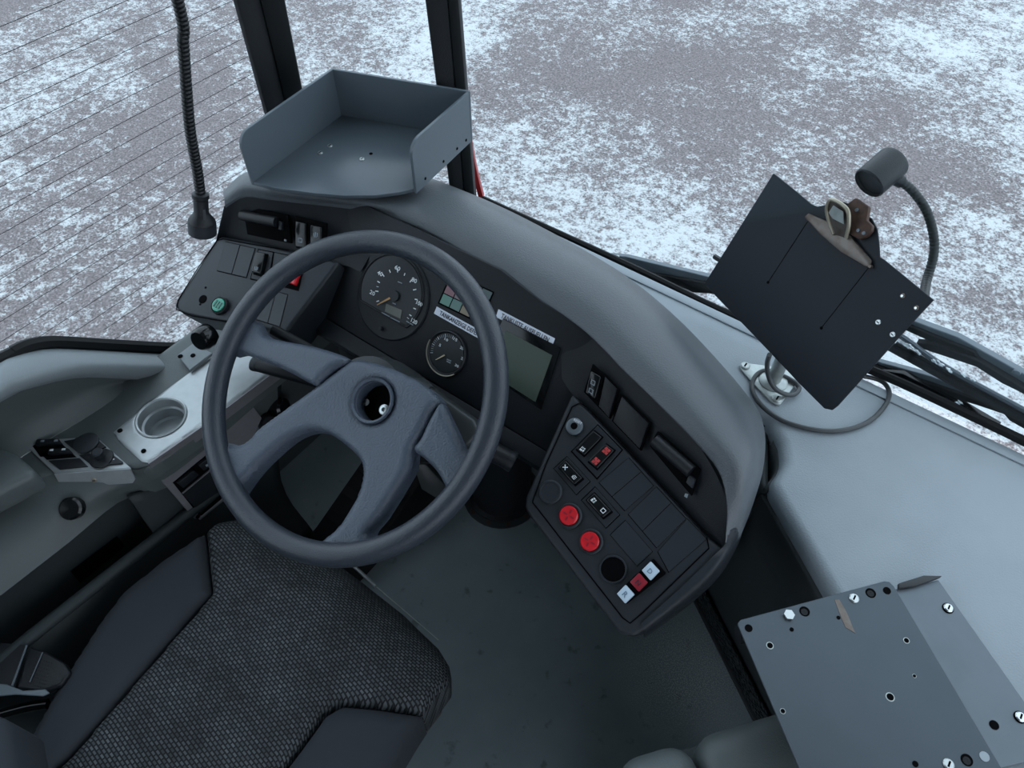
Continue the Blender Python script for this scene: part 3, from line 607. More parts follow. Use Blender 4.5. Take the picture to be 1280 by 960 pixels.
a, b = onp(*c8(605, 788), CF, .005), onp(*c8(668, 755), CF, .005); e = np.cross(CN, nrm(b-a)); prism('needle', [a-e*.0004, b-e*.001, b+e*.001, a+e*.0004], CN*.001, 'needle_pale', gg)
for p0, p1 in (((678, 785), (708, 798)), ((676, 798), (704, 812))): mark(p0, p1, .0009, 'grey_print', gg, .003)
mark((760, 845), (775, 855), .0012, 'red_print', gg, .003)
# warning lamp tiles: two rows running behind the wheel rim
c9 = crop(530, 330, 7.111)
P00 = onp(*c9(140, 345), CF); dxu = onp(*c9(228, 388), CF)-P00; dyv = onp(*c9(178, 258), CF)-P00
prism('lamp_panel', [P00-dxu*.12-dyv*.12, P00+dxu*4.1-dyv*.12, P00+dxu*4.0+dyv*3.05, P00-dxu*.12+dyv*3.05], CN*.0012, 'groove', da)
cols = [['tile_green', 'tile_teal', 'tile_tan', 'tile_tan'], ['tile_pink', 'tile_mauve', 'tile_mauve', 'tile_dark'], ['tile_pink', 'tile_mauve', 'tile_dark', 'tile_dark']]
for r_ in range(3):
    for c_ in range(4):
        a = P00+dxu*(c_+.04)+dyv*(r_+.04)+CN*.001; prism('warning_lamp', [a, a+dxu*.9, a+dxu*.9+dyv*.9, a+dyv*.9], CN*.0008, cols[r_][c_], da)
# sticky labels and screen
dl = onp(*c9(500, 668), CF)-onp(*c9(92, 440), CF)
a0 = onp(*c9(92, 440), CF, .001); up_ = onp(*c9(118, 378), CF)-onp(*c9(92, 440), CF)
def sticker2(a0, dl, up_, s, f0, f1, g0, h):
    k = prism('sticky_label', [a0, a0+dl, a0+dl+up_, a0+up_], CN*.0004, 'label_white', da, label='white sticky label reading '+s)
    text('label_lettering', s, a0+dl*f0+up_*g0, a0+dl*f1+up_*g0, CN, 'ink', k, .0009, height=h)
sticker2(a0, dl*1.04, up_, 'TANKANZEIGE DEFEKT', .10, .96, .2, np.linalg.norm(up_)*.6)
a1 = onp(*c9(642, 470), CF, .001); dl1 = onp(*c9(1142, 732), CF)-onp(*c9(642, 470), CF); up1 = onp(*c9(1168, 662), CF)-onp(*c9(1142, 732), CF)
sticker2(a1, dl1, up1, 'TANKLISTE AUSFUELLEN', .08, .92, .2, np.linalg.norm(up1)*.6)
sb = prism('screen_frame', [onp(*p, CF) for p in [(604, 462), (630, 398), (702, 435), (677, 512)]], CN*.004, 'gloss_black', da, .001, label='black display bezel')
prism('screen', [onp(*p, CF, .0042) for p in [(614, 466), (634, 413), (692, 444), (671, 502)]], CN*.0008, 'screen_green', sb, label='dull green display screen')

# ================================================================== STEERING WHEEL AND COLUMN
WC = np.array([-.563, .382, .840]); T = math.radians(32.0); WN = np.array([0, -math.sin(T), math.cos(T)]); WA = np.array([1., 0, 0]); WB = np.cross(WN, WA); WP = (WC, WN)
def wuv(px): q = onp(px[0], px[1], WP)-WC; return np.array([q.dot(WA), q.dot(WB)])
sw = thing('steering_wheel', WC-WN*.05, 'blue-grey four-spoke bus steering wheel with open centre hole', 'steering wheel')
ring = [WC+.2165*(math.cos(q)*WA+math.sin(q)*WB) for q in np.linspace(0, 2*math.pi, 96, endpoint=False)]
tube('rim', ring, .0163, 'rim_grey', sw, 20, closed=True)
RM = .218
def outl(pts):
    P = np.array([wuv(p) for p in pts]); return P
core = outl([(434, 447), (455, 449), (476, 455), (500, 465), (525, 480), (545, 499), (535, 516), (521, 545), (512, 562), (509, 584), (497, 607), (472, 647), (456, 668), (462, 690), (430, 696), (385, 690), (397, 677), (417, 660), (434, 634), (445, 610), (448, 586), (442, 571), (425, 555), (404, 541), (381, 538), (355, 549), (320, 580), (303, 600), (284, 622), (268, 590), (266, 552), (289, 556), (306, 549), (320, 533), (355, 506), (388, 481), (412, 462)])
hole_c = wuv((463, 500)); hr = .0275
hole = np.array([hole_c+hr*np.array([math.cos(q), math.sin(q)]) for q in np.linspace(0, 2*math.pi, 32, endpoint=False)])
def smooth_poly(P, k=3): return cat(np.c_[P, np.zeros(len(P))], k, True)[:, :2]
dome = lambda u, v: -.010*np.clip(1-np.hypot(u, v)/.2, 0, 1)
pillow('hub_pad', WC, WA, WB, WN, smooth_poly(core), [hole], 'wheel_grey', sw, .0032, .013, .011, .034, dome)
ls = outl([(431, 447), (391, 432), (340, 422), (324, 414), (314, 398), (294, 405), (282, 440), (297, 440), (306, 443), (348, 459), (388, 480), (394, 477), (411, 461)])
rs = outl([(547, 502), (556, 517), (568, 542), (577, 562), (586, 575), (595, 584), (570, 612), (557, 614), (552, 606), (542, 588), (525, 571), (513, 561), (522, 546), (537, 516)])
pillow('spoke_cover', WC-WN*.003, WA, WB, WN, smooth_poly(ls), [], 'wheel_grey', sw, .003, .011, .009, .022)
pillow('spoke_cover', WC-WN*.003, WA, WB, WN, smooth_poly(rs), [], 'wheel_grey', sw, .003, .011, .009, .022)
hc = WC+WA*hole_c[0]+WB*hole_c[1]
lathe('hub_ring', hc, WN, [(hr*1.0, -.034), (hr*1.0, -.004), (hr*1.12, -.002), (hr*1.16, -.006), (hr*.98, -.010), (hr*.93, -.034)], 'wheel_grey', sw)
hb = lathe('hub_well', hc, WN, [(hr*1.02, -.032), (hr*1.02, -.030), (0, -.030)], 'groove', sw)
lathe('hub_nut', hc+WA*.016-WB*.003, WN, [(.0075, -.032), (.0075, -.016), (.006, -.015), (.003, -.015), (.003, -.019), (0, -.019)], 'steel_bolt', sw, 16)
lathe('horn_contact', hc-WA*.016-WB*.008, WN, [(.006, -.032), (.005, -.020), (0, -.020)], 'gloss_black', sw, 12)
cb = onp(615, 612, ZP(0)); cb = np.array([-.605, .775, 0.])
sc = thing('steering_column', (-.6, .77, 0), 'dark steering column with stalks rising from the cab floor', 'steering column')
lathe('column_post', cb, (0, 0, 1), [(.082, 0), (.082, .008), (.072, .012), (.072, .42), (.06, .46), (0, .46)], 'black_plastic', sc, 32)
for k in range(5):
    q = -2.4+k*.55; screw('base_bolt', cb+np.array([math.cos(q)*.088, math.sin(q)*.088, 0]), (0, 0, 1), .006, 'rust', sc, .005, False)
lathe('column_flange', cb, (0, 0, 1), [(.098, 0), (.098, .004), (0, .004)], 'column_grey', sc, 32)
cdn = -WN
lathe('column_shroud', WC+cdn*.035, cdn, [(.03, 0), (.062, .012), (.070, .06), (.066, .13), (.052, .26), (.045, .36), (0, .36)], 'column_grey', sc, 32)
pj = WC+cdn*.36; tube('column_joint', [pj, np.array([-.6, .72, .42]), cb+np.array([0, 0, .38])], .045, 'black_plastic', sc, 16, 5)
prism('column_bracket', [at(x, y, d_) for x, y, d_ in [(515, 580, 1.50), (532, 580, 1.50), (556, 606, 1.53), (552, 628, 1.55), (526, 612, 1.53)]], (.0, .03, -.03), 'column_grey', sc, .004)
fr_ = thing('footrest', (-.8, .6, 0), 'black ribbed footrest panel on the floor left of the steering column', 'footrest')
prism('footrest_plate', [(-.885, .20, 0), (-.885, .92, 0), (-.885, .92, .26), (-.885, .42, .05), (-.885, .22, .014)], (.16, 0, 0), 'rubber', fr_, .006)
for k in range(7):
    y_ = .45+.06*k; z_ = .05+(y_-.42)*.42; prism('rib', [(-.875, y_, z_), (-.735, y_, z_), (-.735, y_+.02, z_+.0084), (-.875, y_+.02, z_+.0084)], (0, -.002, .006), 'rubber', fr_)
# upper shroud arm towards the dash
def stalk(A, B, r, cap, rb=.006):
    t = tube('stalk', [A, A+(B-A)*.25, A+(B-A)*.55, B], [rb, rb*1.2, r, r], 'black_plastic', sc, 18); d = nrm(B-A)
    if cap: lathe('stalk_cap', B, d, [(r*1.02, -.006), (r*1.06, 0), (r*1.0, .003), (r*.8, .0035), (r*.78, .0025), (0, .0025)], 'panel_black', t, 24)
    return t
E1 = at(640, 577, 1.10); S1 = WC+cdn*.085+WA*.045+WB*.02; stalk(S1, E1, .0150, True, .012)
E2 = at(341, 412, 1.20); S2 = WC+cdn*.085-WA*.045+WB*.02; stalk(S2, E2, .0085, False, .011)
E3 = at(318, 455, 1.26); stalk(WC+cdn*.12-WA*.045, E3, .011, True, .010)
CVP = (WC+cdn*.075, WN)
prism('column_cover', [onp(x, y, CVP) for x, y in [(505, 470), (530, 478), (556, 498), (592, 524), (600, 540), (585, 556), (560, 560), (530, 540)]], cdn*.05, 'column_grey', sc, .006, 3)
lathe('stalk_socket', WC+cdn*.085+WA*.03+WB*.03, WA+WB*.3, [(.03, 0), (.03, .03), (.022, .045), (0, .045)], 'column_grey', sc, 20)

# ================================================================== DOCUMENT TRAY
tz = .925; TP = ZP(tz); c1 = crop(280, 60, 3.2)
tr = thing('document_tray', onp(440, 190, TP), 'open grey sheet tray standing on top of the dashboard', 'tray')
FL, BL, BR, FR = [onp(x, y, TP) for x, y in [(316, 228), (427, 144), (586, 172), (517, 237)]]
fr_px = [(316, 228), (345, 235), (390, 241), (430, 244.5), (470, 244), (500, 240), (517, 236)]
fl = [onp(x, y, TP) for x, y in fr_px]+[BR, BL]
tf = prism('tray_floor', fl, (0, 0, -.006), 'tray_grey', tr, .001)
def top_z(foot, px):   # height of a pixel straight above a known foot point
    d = ray(*px); k = np.hypot(foot[0]-CAM[0], foot[1]-CAM[1])/np.hypot(d[0], d[1]); return CAM[2]+k*d[2]
hB = top_z(BL, (417, 92))-tz; hR = top_z(BR, (583, 108))-tz; hF = top_z(FR, (512, 172))-tz; hL = top_z(FL, (304, 176))-tz
print('tray heights', hB, hR, hF, hL, 'corners', FL, BL, BR, FR)
H = (hB+hR+hF+hL)/4
def wallp(name, A, B, th, rA):
    up = np.array([0, 0, 1.]); d = nrm(B-A); L = np.linalg.norm(B-A); n = np.cross(d, up)
    arc = [A+d*(rA-rA*math.cos(q))+up*(H-rA+rA*math.sin(q)) for q in np.linspace(0, math.pi/2, 6)] if rA else [A+up*H]
    prism(name, [A-up*.006]+arc+[B+up*H, B-up*.006], n*th, 'tray_grey', tr, .0006, 1)
wallp('tray_side', FL, BL, -.005, .022); wallp('tray_side', FR, BR, .005, .022); wallp('tray_back', BL-nrm(BR-BL)*.005, BR+nrm(BR-BL)*.005, -.005, 0)
for x, y in ((385, 420), (424, 392), (552, 446)):
    screw('floor_screw', onp(*c1(x, y), TP), (0, 0, 1), .0045, 'steel_bolt', tr, .0018)
lathe('screw_hole', onp(*c1(588, 423), TP), (0, 0, 1), [(.003, 0), (.003, .0006), (0, .0006)], 'groove', tr, 12)
sn = nrm(np.cross(BR-FR, (0, 0, 1.)));
for t in (.16, .48, .73, .90):
    screw('side_screw', FR+(BR-FR)*t+np.array([0, 0, .006])+sn*.005, sn, .0024, 'groove', tr, .001, False)
prism('tray_foot', [FL*.4+BL*.2+BR*.4+np.array([dx, dy, -.006]) for dx, dy in ((-.05, -.04), (.05, -.04), (.05, .04), (-.05, .04))], (0, 0, -.03), 'black_plastic', tr)

# ================================================================== CLIPBOARD HOLDER ON ITS POST
CP = plane(at(1020, 365, 1.12), (-.40, -.78, .48)); CB = CP[1]; c7 = crop(860, 160, 3.048); cE = crop(900, 420, 5.565); cK = crop(980, 180, 5.818)
fz = [(130, 215), (150, 200), (180, 200), (470, 235), (505, 270), (525, 345), (415, 488), (390, 490), (350, 470), (215, 330), (140, 240)]
base_p = onp(*cE(365, 325), DP)
cl = thing('clipboard_holder', base_p, 'black metal clipboard plate on a short post on the front shelf', 'clipboard')
fg = plate('base_flange', [cE(*p) for p in fz], DP, .0005, .0045, 'zinc', cl, .0012, 2)
for p in ((170, 222), (390, 452)): screw('flange_screw', onp(*cE(*p), DP, .0045), (0, 0, 1), .0075, 'zinc', fg, .003)
lathe('flange_collar', base_p+np.array([0, 0, .0045]), (0, 0, 1), [(.022, 0), (.022, .002), (.019, .004), (0, .004)], 'zinc', fg)
bo = [(325, 172), (410, 240), (470, 290), (492, 299), (545, 290), (595, 282), (640, 300), (700, 345), (720, 385), (727, 440), (730, 492), (745, 500), (935, 655), (850, 745), (570, 1058), (548, 1075), (518, 1068), (420, 970), (250, 790), (90, 625), (68, 600), (70, 580)]
bd_ = plate('board', [c7(*p) for p in bo], CP, -.003, 0, 'board_black', cl, .0006, 1)
lipv = -CB*.016
l0, l1 = onp(*c7(90, 622), CP), onp(*c7(520, 1066), CP); lo_ = nrm(np.cross(l1-l0, CB)); lo_ = lo_ if lo_[2] < 0 else -lo_
prism('board_lip', [l0, l1, l1+lo_*.003-CB*.018, l0+lo_*.003-CB*.018], -CB*.002, 'board_black', cl, .0006, 1)
for (a, b) in (((460, 350), (305, 588)), ((690, 530), (508, 762))):
    tube('crease', [onp(*c7(*a), CP, .0002), onp(*c7(*b), CP, .0002)], .0004, 'groove', bd_, 6)
    lathe('crease_hole', onp(*c7(*b), CP), CB, [(.0022, 0), (.0022, .0004), (0, .0004)], 'groove', bd_, 10)
for p in ((725, 740), (780, 787)): screw('board_screw', onp(*c7(*p), CP), CB, .0036, 'steel_bolt', bd_, .0016)
for p in ((818, 640), (870, 686)): screw('board_rivet', onp(*c7(*p), CP), CB, .0034, 'clip_bronze', bd_, .0014, False); lathe('rivet_pin', onp(*c7(*p), CP, .0014), CB, [(.0018, 0), (.0016, .001), (0, .001)], 'chrome', bd_, 10)
ck = plate('clip_bar', [cK(*p) for p in [(165, 535), (195, 508), (360, 580), (480, 665), (500, 670), (650, 850), (640, 900), (600, 890), (430, 790), (280, 660)]], CP, .002, .007, 'clip_bronze', cl, .0015, 2, label='bronze spring clip')
lathe('clip_foot', onp(*cK(642, 893), CP, .001), CB, [(.002, 0), (.002, .006), (0, .006)], 'clip_bronze', ck, 10)
plate('clip_bracket', [cK(*p) for p in [(485, 440), (545, 398), (640, 465), (625, 560), (665, 600), (660, 640), (625, 680), (570, 700), (500, 660)]], CP, .001, .009, 'rust', cl, .0015, 2, label='rusty clip bracket')
for p in ((557, 488), (568, 635), (607, 655)): lathe('bracket_pin', onp(*cK(*p), CP, .009), CB, [(.0026, 0), (.0022, .002), (0, .002)], 'steel_plate', cl, 12)
# thumb lever stands up off the board
def cp3(p, h): return onp(*cK(*p), CP, h)
lev = [cp3((385, 660), .008), cp3((365, 560), .014), cp3((375, 480), .022), cp3((430, 428), .028), cp3((535, 492), .028), cp3((530, 590), .020), cp3((480, 690), .010)]
tube('lever_rim', cat(lev, 6), .0026, 'brass', cl, 10)
prism('lever_plate', lev, -CB*.0012, 'clip_bronze', cl)
lp_ = [cp3((400, 520), .0245), cp3((445, 470), .0285), cp3((515, 515), .0285), cp3((500, 600), .0215), cp3((425, 560), .0235)]
prism('lever_pad', lp_, CB*.0016, 'zinc', cl)
# post and arm behind the board
bc = onp(985, 440, CP, -.02); pt = base_p+np.array([0, 0, .14])
tube('post', [base_p+np.array([0, 0, .004]), base_p+np.array([0, 0, .105])], .0105, 'zinc', cl, 18)
ac = onp(1010, 395, CP, -.006); tube('post_arm', [base_p+np.array([0, 0, .095]), base_p+np.array([.01, .012, .12]), ac], .008, 'black_plastic', cl, 12, 4)
prism('post_mount', [onp(x, y, CP, -.003) for x, y in ((985, 385), (1025, 370), (1040, 400), (1000, 420))], -CB*.008, 'black_plastic', cl)
tube('side_bar', [onp(930, 345, CP, -.008), onp(889, 320, CP, -.008)], .0042, 'black_plastic', cl, 6)
# gooseneck reading lamp
gl = thing('gooseneck_lamp', onp(1140, 375, CP, -.02), 'small black cylinder lamp on a ribbed gooseneck behind the clipboard', 'lamp')
gpts = [onp(1105, 395, CP, -.012), onp(1140, 385, CP, -.018), at(1158, 352, 1.175), at(1168, 310, 1.18), at(1160, 268, 1.175), at(1142, 240, 1.165), at(1124, 225, 1.155)]
ribbed('gooseneck', gpts, .0062, 'gooseneck_grey', gl, .005)
hx = nrm(at(1081, 233, 1.125)-at(1121, 198, 1.155)); hc_ = at(1101, 216, 1.14)
lathe('lamp_head', hc_-hx*.027, hx, [(.015, -.001), (.0205, .001), (.0225, .005), (.0225, .048), (.021, .050), (.020, .045), (0, .045)], 'black_plastic', gl, 28, smooth=35)
lathe('lamp_collar', at(1124, 226, 1.155), nrm(hc_-at(1128, 230, 1.157)), [(.0085, -.004), (.0085, .008), (.0115, .010), (.0115, .016), (0, .016)], 'black_plastic', gl, 16)
# cable
def cE3(p, z): return onp(*cE(*p), ZP(DZ+z))
cbl = [((345, 130), .10), ((328, 190), .07), ((335, 270), .045), ((375, 355), .025), ((440, 400), .012), ((510, 408), .006), ((550, 370), .006), ((530, 330), .007), ((470, 292), .008), ((400, 262), .008), ((320, 240), .008), ((255, 270), .006), ((222, 340), .004), ((240, 415), .004), ((300, 495), .004), ((400, 570), .004), ((520, 620), .004), ((680, 655), .004), ((820, 660), .004), ((960, 630), .004), ((1070, 570), .004), ((1150, 480), .004), ((1178, 400), .004), ((1150, 335), .004), ((1090, 300), .004), ((1010, 282), .005), ((960, 275), .006)]
o = tube('lamp_cable', [cE3(p, z) for p, z in cbl], .0036, 'cable_grey', None, 10, 6); tag(o, 'dark grey cable looped over the front shelf below the clipboard', 'cable')

# ================================================================== MOUNTING PLATES ON THE SHELF
cM = crop(860, 680, 3.048); MP = ZP(.802)
mp_ = thing('mounting_plate', onp(1060, 860, ZP(.742)), 'dark steel equipment plate full of drilled holes beside the shelf edge', 'plate')
plate('plate_sheet', [cM(*p) for p in [(190, 300), (200, 288), (748, 141), (768, 143), (785, 160), (1195, 853), (1270, 985), (500, 1000), (425, 853), (193, 312)]], MP, -.004, 0, 'steel_dark', mp_, .0008, 1)
prism('plate_support', [onp(*cM(*p), MP)+np.array([0, 0, -.004]) for p in [(330, 330), (700, 230), (1000, 780), (560, 900)]], (0, 0, -.056), 'black_plastic', mp_, .003)
tube('support_stub', [onp(*cM(190, 345), ZP(.775)), onp(*cM(270, 335), ZP(.775))], .011, 'black_plastic', mp_, 14)
def hole(p, r, ring=None):
    q = onp(*cM(*p), MP)
    if ring: lathe('hole_ring', q, (0, 0, 1), [(r*1.3, 0), (r*1.25, .0004), (0, .0004)], ring, mp_, 16)
    lathe('drilled_hole', q, (0, 0, 1), [(r, 0), (r, .0006), (0, .0006)], 'groove', mp_, 16)
for p, r in (((231, 321), .0044), ((758, 178), .0045), ((395, 326), .0024), ((573, 281), .0022), ((866, 838), .003)): hole(p, r)
for p, r in (((312, 387), .0033), ((361, 637), .0024), ((770, 583), .0038), ((832, 368), .0028), ((862, 503), .0018)): hole(p, r, 'zinc')
for p in ((444, 257), (696, 187), (1062, 823)):
    q = onp(*cM(*p), MP); lathe('countersunk_hole', q, (0, 0, 1), [(.006, 0), (.006, .0005), (.0048, .0006), (0, .0006)], 'groove', mp_, 18); lathe('hole_bottom', q-np.array([0, .001, 0]), (0, 0, 1), [(.004, .0006), (.004, .0008), (0, .0008)], 'pillar_grey', mp_, 14)
screw('hex_bolt', onp(*cM(383, 273), MP), (0, 0, 1), .0062, 'steel_bolt', mp_, .004, False, 'hex')
for p in ((632, 207), (992, 840)): screw('plate_screw', onp(*cM(*p), MP), (0, 0, 1), .0058, 'steel_bolt', mp_, .0022)
lathe('hole_bright', onp(*cM(1129, 810), MP), (0, 0, 1), [(.005, 0), (.005, .0006), (0, .0006)], 'deck_grey', mp_, 16)
plate('scuff_mark', [cM(*p) for p in [(558, 213), (576, 212), (605, 262), (637, 340), (600, 318), (585, 285)]], MP, 0, .0004, 'clip_bronze', mp_)
M2 = ZP(.752)
m2 = thing('bracket_plate', onp(1190, 800, ZP(.741)), 'lighter grey folded bracket plate lying on the shelf under the drilled plate', 'plate')
plate('bracket_sheet', [cM(*p) for p in [(700, 190), (955, 136), (1290, 610), (1420, 800), (1195, 850), (1000, 900)]], M2, -.011, 0, 'steel_plate', m2, .001, 1)
A_, B_, C_ = onp(*cM(795, 165), M2, .0), onp(*cM(955, 134), M2, .0), onp(*cM(880, 140), M2, .0)
prism('bent_lip', [onp(*cM(*p), M2, .001) for p in [(795, 178), (860, 168), (945, 138), (960, 130), (890, 128), (795, 158)]], (0, 0, .006), 'frame_steel', m2, .001)
for p in ((990, 245), (1264, 660)):
    q = onp(*cM(*p), M2); lathe('washer', q, (0, 0, 1), [(.0068, 0), (.0068, .001), (0, .001)], 'groove', m2, 18); screw('bracket_screw', q+np.array([0, 0, .001]), (0, 0, 1), .0058, 'chrome', m2, .0024)
lathe('drilled_hole', onp(*cM(1166, 690), M2), (0, 0, 1), [(.0052, 0), (.0052, .0006), (0, .0006)], 'groove', m2, 16)

# ================================================================== CAB DOOR TOP (lower right)
cdr = thing('cab_door', (.06, .3, 0), 'dark grey-green half-height cab door with rounded top rail', 'door')
D0, D1 = onp(768, 948, ZP(.72)), onp(962, 890, ZP(.72)); dd = nrm(D1-D0); dn = np.array([dd[1], -dd[0], 0])
def rail(name, t0, t1, wd, zt, zb, m, bev): 
    P = [D0+dd*t0, D0+dd*t1, D0+dd*t1+dn*wd, D0+dd*t0+dn*wd]; P = [np.array([p[0], p[1], zb]) for p in P]; return prism(name, P, (0, 0, zt-zb), m, cdr, bev, 5)
sm = np.linalg.norm(onp(862, 918, ZP(.72))-D0)
rail('top_rail', sm+.002, .30, .09, .725, .62, 'wall_green', .03); rail('rail_end', 0, sm, .092, .722, .60, 'wall_green', .03)
rail('door_leaf', .03, .30, .05, .66, .0, 'skirt_grey', .004)

# ================================================================== SIDE CONSOLE ON THE LEFT
sd = thing('side_console', (-1.0, .2, 0), 'grey-green moulded side console with cup holder and switch plates', 'console')
def X(px, x): return onp(px[0], px[1], XP(x))
sill_o = [np.array([WX+.005, -.6, .79]), np.array([WX+.005, -.1, .79])]+[X(p, WX+.006) for p in [(2, 449), (28, 438), (60, 433), (120, 436), (215, 441), (232, 436)]]
sill_i = [np.array([-1.02, -.6, .79]), np.array([-1.02, -.1, .785])]+[X(p, -1.035) for p in [(2, 484), (38, 470), (82, 459), (122, 456), (215, 459), (236, 461)]]
sill_u = [np.array([-1.04, -.6, .755]), np.array([-1.04, -.1, .75])]+[X(p, -1.05) for p in [(2, 502), (38, 486), (85, 474), (122, 472), (205, 476), (222, 474)]]
loft('sill', [sill_o, np.array(sill_o)*.5+np.array(sill_i)*.5+np.array([0, 0, .006]), sill_i, np.array(sill_i)*.6+np.array(sill_u)*.4+np.array([.006, 0, -.004]), sill_u], 'sill_grey', sd, 40, 5)
LZ = .60
wall_b = [np.array([-1.05, -.6, LZ]), np.array([-1.06, -.1, LZ]), np.array([-1.065, .05, LZ]), np.array([-1.06, .12, LZ]), np.array([-1.05, .18, LZ]), np.array([-1.04, .25, LZ-.004]), np.array([-1.03, .33, LZ-.004]), np.array([-1.02, .38, LZ-.004])]
wmid = np.array(sill_u)*.5+np.array(wall_b)*.5+np.array([-.022, 0, -.01])
loft('wall_panel', [sill_u, wmid, wall_b], 'wall_green', sd, 40, 5)
# ledge with the cup hole
cupc = onp(202, 523, ZP(LZ)); cr = .041
led = np.array([(-1.075, -.6), (-.96, -.6), *[tuple(onp(x, y, ZP(LZ))[:2]) for x, y in [(38, 603), (67, 592), (163, 586), (186, 582), (252, 535), (345, 463)]], (-.868, .60), (-1.075, .60)])
hole_ = np.array([(cupc[0]+cr*math.cos(q), cupc[1]+cr*math.sin(q)) for q in np.linspace(0, 2*math.pi, 40, endpoint=False)])
EX, EY, EZ = np.eye(3)
pillow('ledge', np.array([0, 0, LZ]), EX, EY, EZ, led, [hole_], 'wall_green', sd, .007, .012, .012, .04)
cpl = np.array([tuple(onp(x, y, ZP(LZ))[:2]) for x, y in [(142, 541), (150, 553), (178, 578), (186, 579), (252, 533), (346, 462), (330, 440), (268, 444), (200, 494)]])
cp = pillow('cup_holder_plate', np.array([0, 0, LZ+.003]), EX, EY, EZ, cpl, [hole_], 'alu', sd, .004, .002, .0015, .003, label='brushed aluminium cup holder plate')
lathe('cup_well', cupc+np.array([0, 0, .003]), (0, 0, 1), [(.043, .0012), (.041, .002), (.0385, .0005), (.038, -.018), (.0345, -.020), (.034, -.042), (.031, -.046), (0, -.046)], 'alu', cp, 40, cap0=False)
cs = crop(0, 400, 4.0)
for p in ((600, 553), (718, 655)): screw('plate_screw', onp(*cs(*p), ZP(LZ+.0035)), (0, 0, 1), .0042, 'groove', cp, .0018, False)
prism('plate_lip', [onp(x, y, ZP(LZ+.002)) for x, y in [(186, 580), (252, 534), (346, 463), (346, 461), (252, 532), (184, 578)]], (0.0, 0, -.024), 'alu_pink', cp)
cpb = plate('corner_bracket', [cs(*p) for p in [(885, 175), (960, 118), (1062, 165), (948, 250), (935, 235)]], ZP(LZ+.012), -.006, 0, 'sill_grey', sd, .001, 1)
for p in ((902, 182), (965, 178)): screw('bracket_screw', onp(*cs(*p), ZP(LZ+.012)), (0, 0, 1), .0045, 'groove', cpb, .002, False)
# lower face, pocket, ridge
F1 = [np.array([-.965, -.6, LZ-.004])]+[onp(x, y, ZP(LZ-.004)) for x, y in [(0, 625), (38, 604), (67, 593), (163, 587), (186, 583), (252, 536), (345, 464)]]
F2 = [np.array([-.92, -.6, .50])]+[X(p, -.92) for p in [(-60, 790), (0, 745), (80, 683), (160, 622), (198, 640), (262, 600), (345, 530)]]
loft('console_face', [F1, np.array(F1)*.5+np.array(F2)*.5+np.array([.008, 0, .008]), F2], 'wall_green', sd, 50, 5)
box('pocket_back', (-.985, -.9, 0), (-.955, .20, .535), 'skirt_grey', sd)
loft('lower_face', [[X(p, -.90) for p in [(160, 621), (200, 603), (262, 556), (350, 480)]], [X(p, -.893) for p in [(192, 667), (247, 664), (300, 632), (350, 600)]], [np.array([-.91, y, .0]) for y in (.13, .2, .3, .42)]], 'skirt_grey', sd, 16, 5, thick=.008)
rg = [X(p, -.88) for p in [(-60, 880), (30, 803), (120, 732), (212, 660), (300, 590)]]
tube('ridge', rg, .011, 'skirt_grey', sd, 10, 3)
loft('kick_panel', [rg, [np.array([-.90, y, 0]) for y in (-.25, -.1, .03, .16, .3)]], 'skirt_grey', sd, 12, 3, thick=.008)
plate('pocket_slot', [(88, 714), (146, 670), (156, 682), (100, 728)], XP(-.953), 0, .0015, 'groove', sd, .0005)
fpA, fpB, fpC = onp(67, 593, ZP(LZ)), onp(163, 587, ZP(LZ)), X((80, 683), -.92); fpn = nrm(np.cross(fpB-fpA, fpC-fpA)); fpn = fpn if fpn[2] > 0 else -fpn
lathe('round_plug', onp(92, 635, (fpA, fpn), .009), fpn, [(.0185, -.012), (.0185, .001), (.015, .004), (0, .005)], 'gloss_black', sd, 24)
# armrest bulge
prism('armrest', [onp(x, y, ZP(.665)) for x, y in [(-160, 566), (-4, 556), (20, 566), (40, 584), (44, 593), (26, 600), (-4, 616), (-160, 700)]], (0, 0, -.05), 'wall_green', sd, .018, 4)
# mirror switch plate
cs2 = crop(20, 530, 8.0); SZ = ZP(LZ+.004)
sp = plate('switch_plate', [cs2(*p) for p in [(60, 178), (400, 150), (800, 125), (1148, 440), (385, 490)]], SZ, -.003, 0, 'alu', sd, .0006, 1, label='aluminium plate with mirror switches')
lA, lB = onp(*cs2(385, 490), SZ), onp(*cs2(1148, 440), SZ); ldn = np.array([.010, -.006, -.026]); lout = nrm(np.cross(lB-lA, ldn)); lout = lout if lout[0] > 0 else -lout; lx = lB-lA
prism('plate_lip', [lA, lB, lB+ldn*.75, lB+ldn-lx*.06, lA+ldn+lx*.06, lA+ldn*.75], lout*.0025, 'alu', sp, .0006, 1)
screw('lip_screw', lA+lx*.47+ldn*.6+lout*.0025, lout, .0042, 'brass', sp, .002)
def sq(name, P, h0, h1, m, parent=sp, bev=.0006): return plate(name, [cs2(*p) for p in P], SZ, h0, h1, m, parent, bev, 2)
sq('switch_bed', [(150, 200), (430, 170), (570, 300), (245, 330)], 0, .001, 'groove'); 
sq('rocker_switch', [(205, 235), (225, 175), (440, 165), (480, 215)], 0, .007, 'black_plastic', bev=.0015)
sq('switch_bed', [(240, 290), (530, 265), (610, 335), (310, 360)], 0, .001, 'groove')
sq('rocker_switch', [(330, 322), (345, 270), (540, 262), (580, 305)], 0, .007, 'black_plastic', bev=.0015)
for p in ((285, 195), (420, 190), (375, 285), (495, 278)):
    x, y = p; sq('icon', [(x-22, y+10), (x-14, y-10), (x+22, y-12), (x+16, y+9)], .007, .0075, 'grey_print' if y < 250 else 'white_print')
sq('blank_cover', [(325, 370), (640, 345), (725, 430), (440, 460)], 0, .002, 'black_plastic')
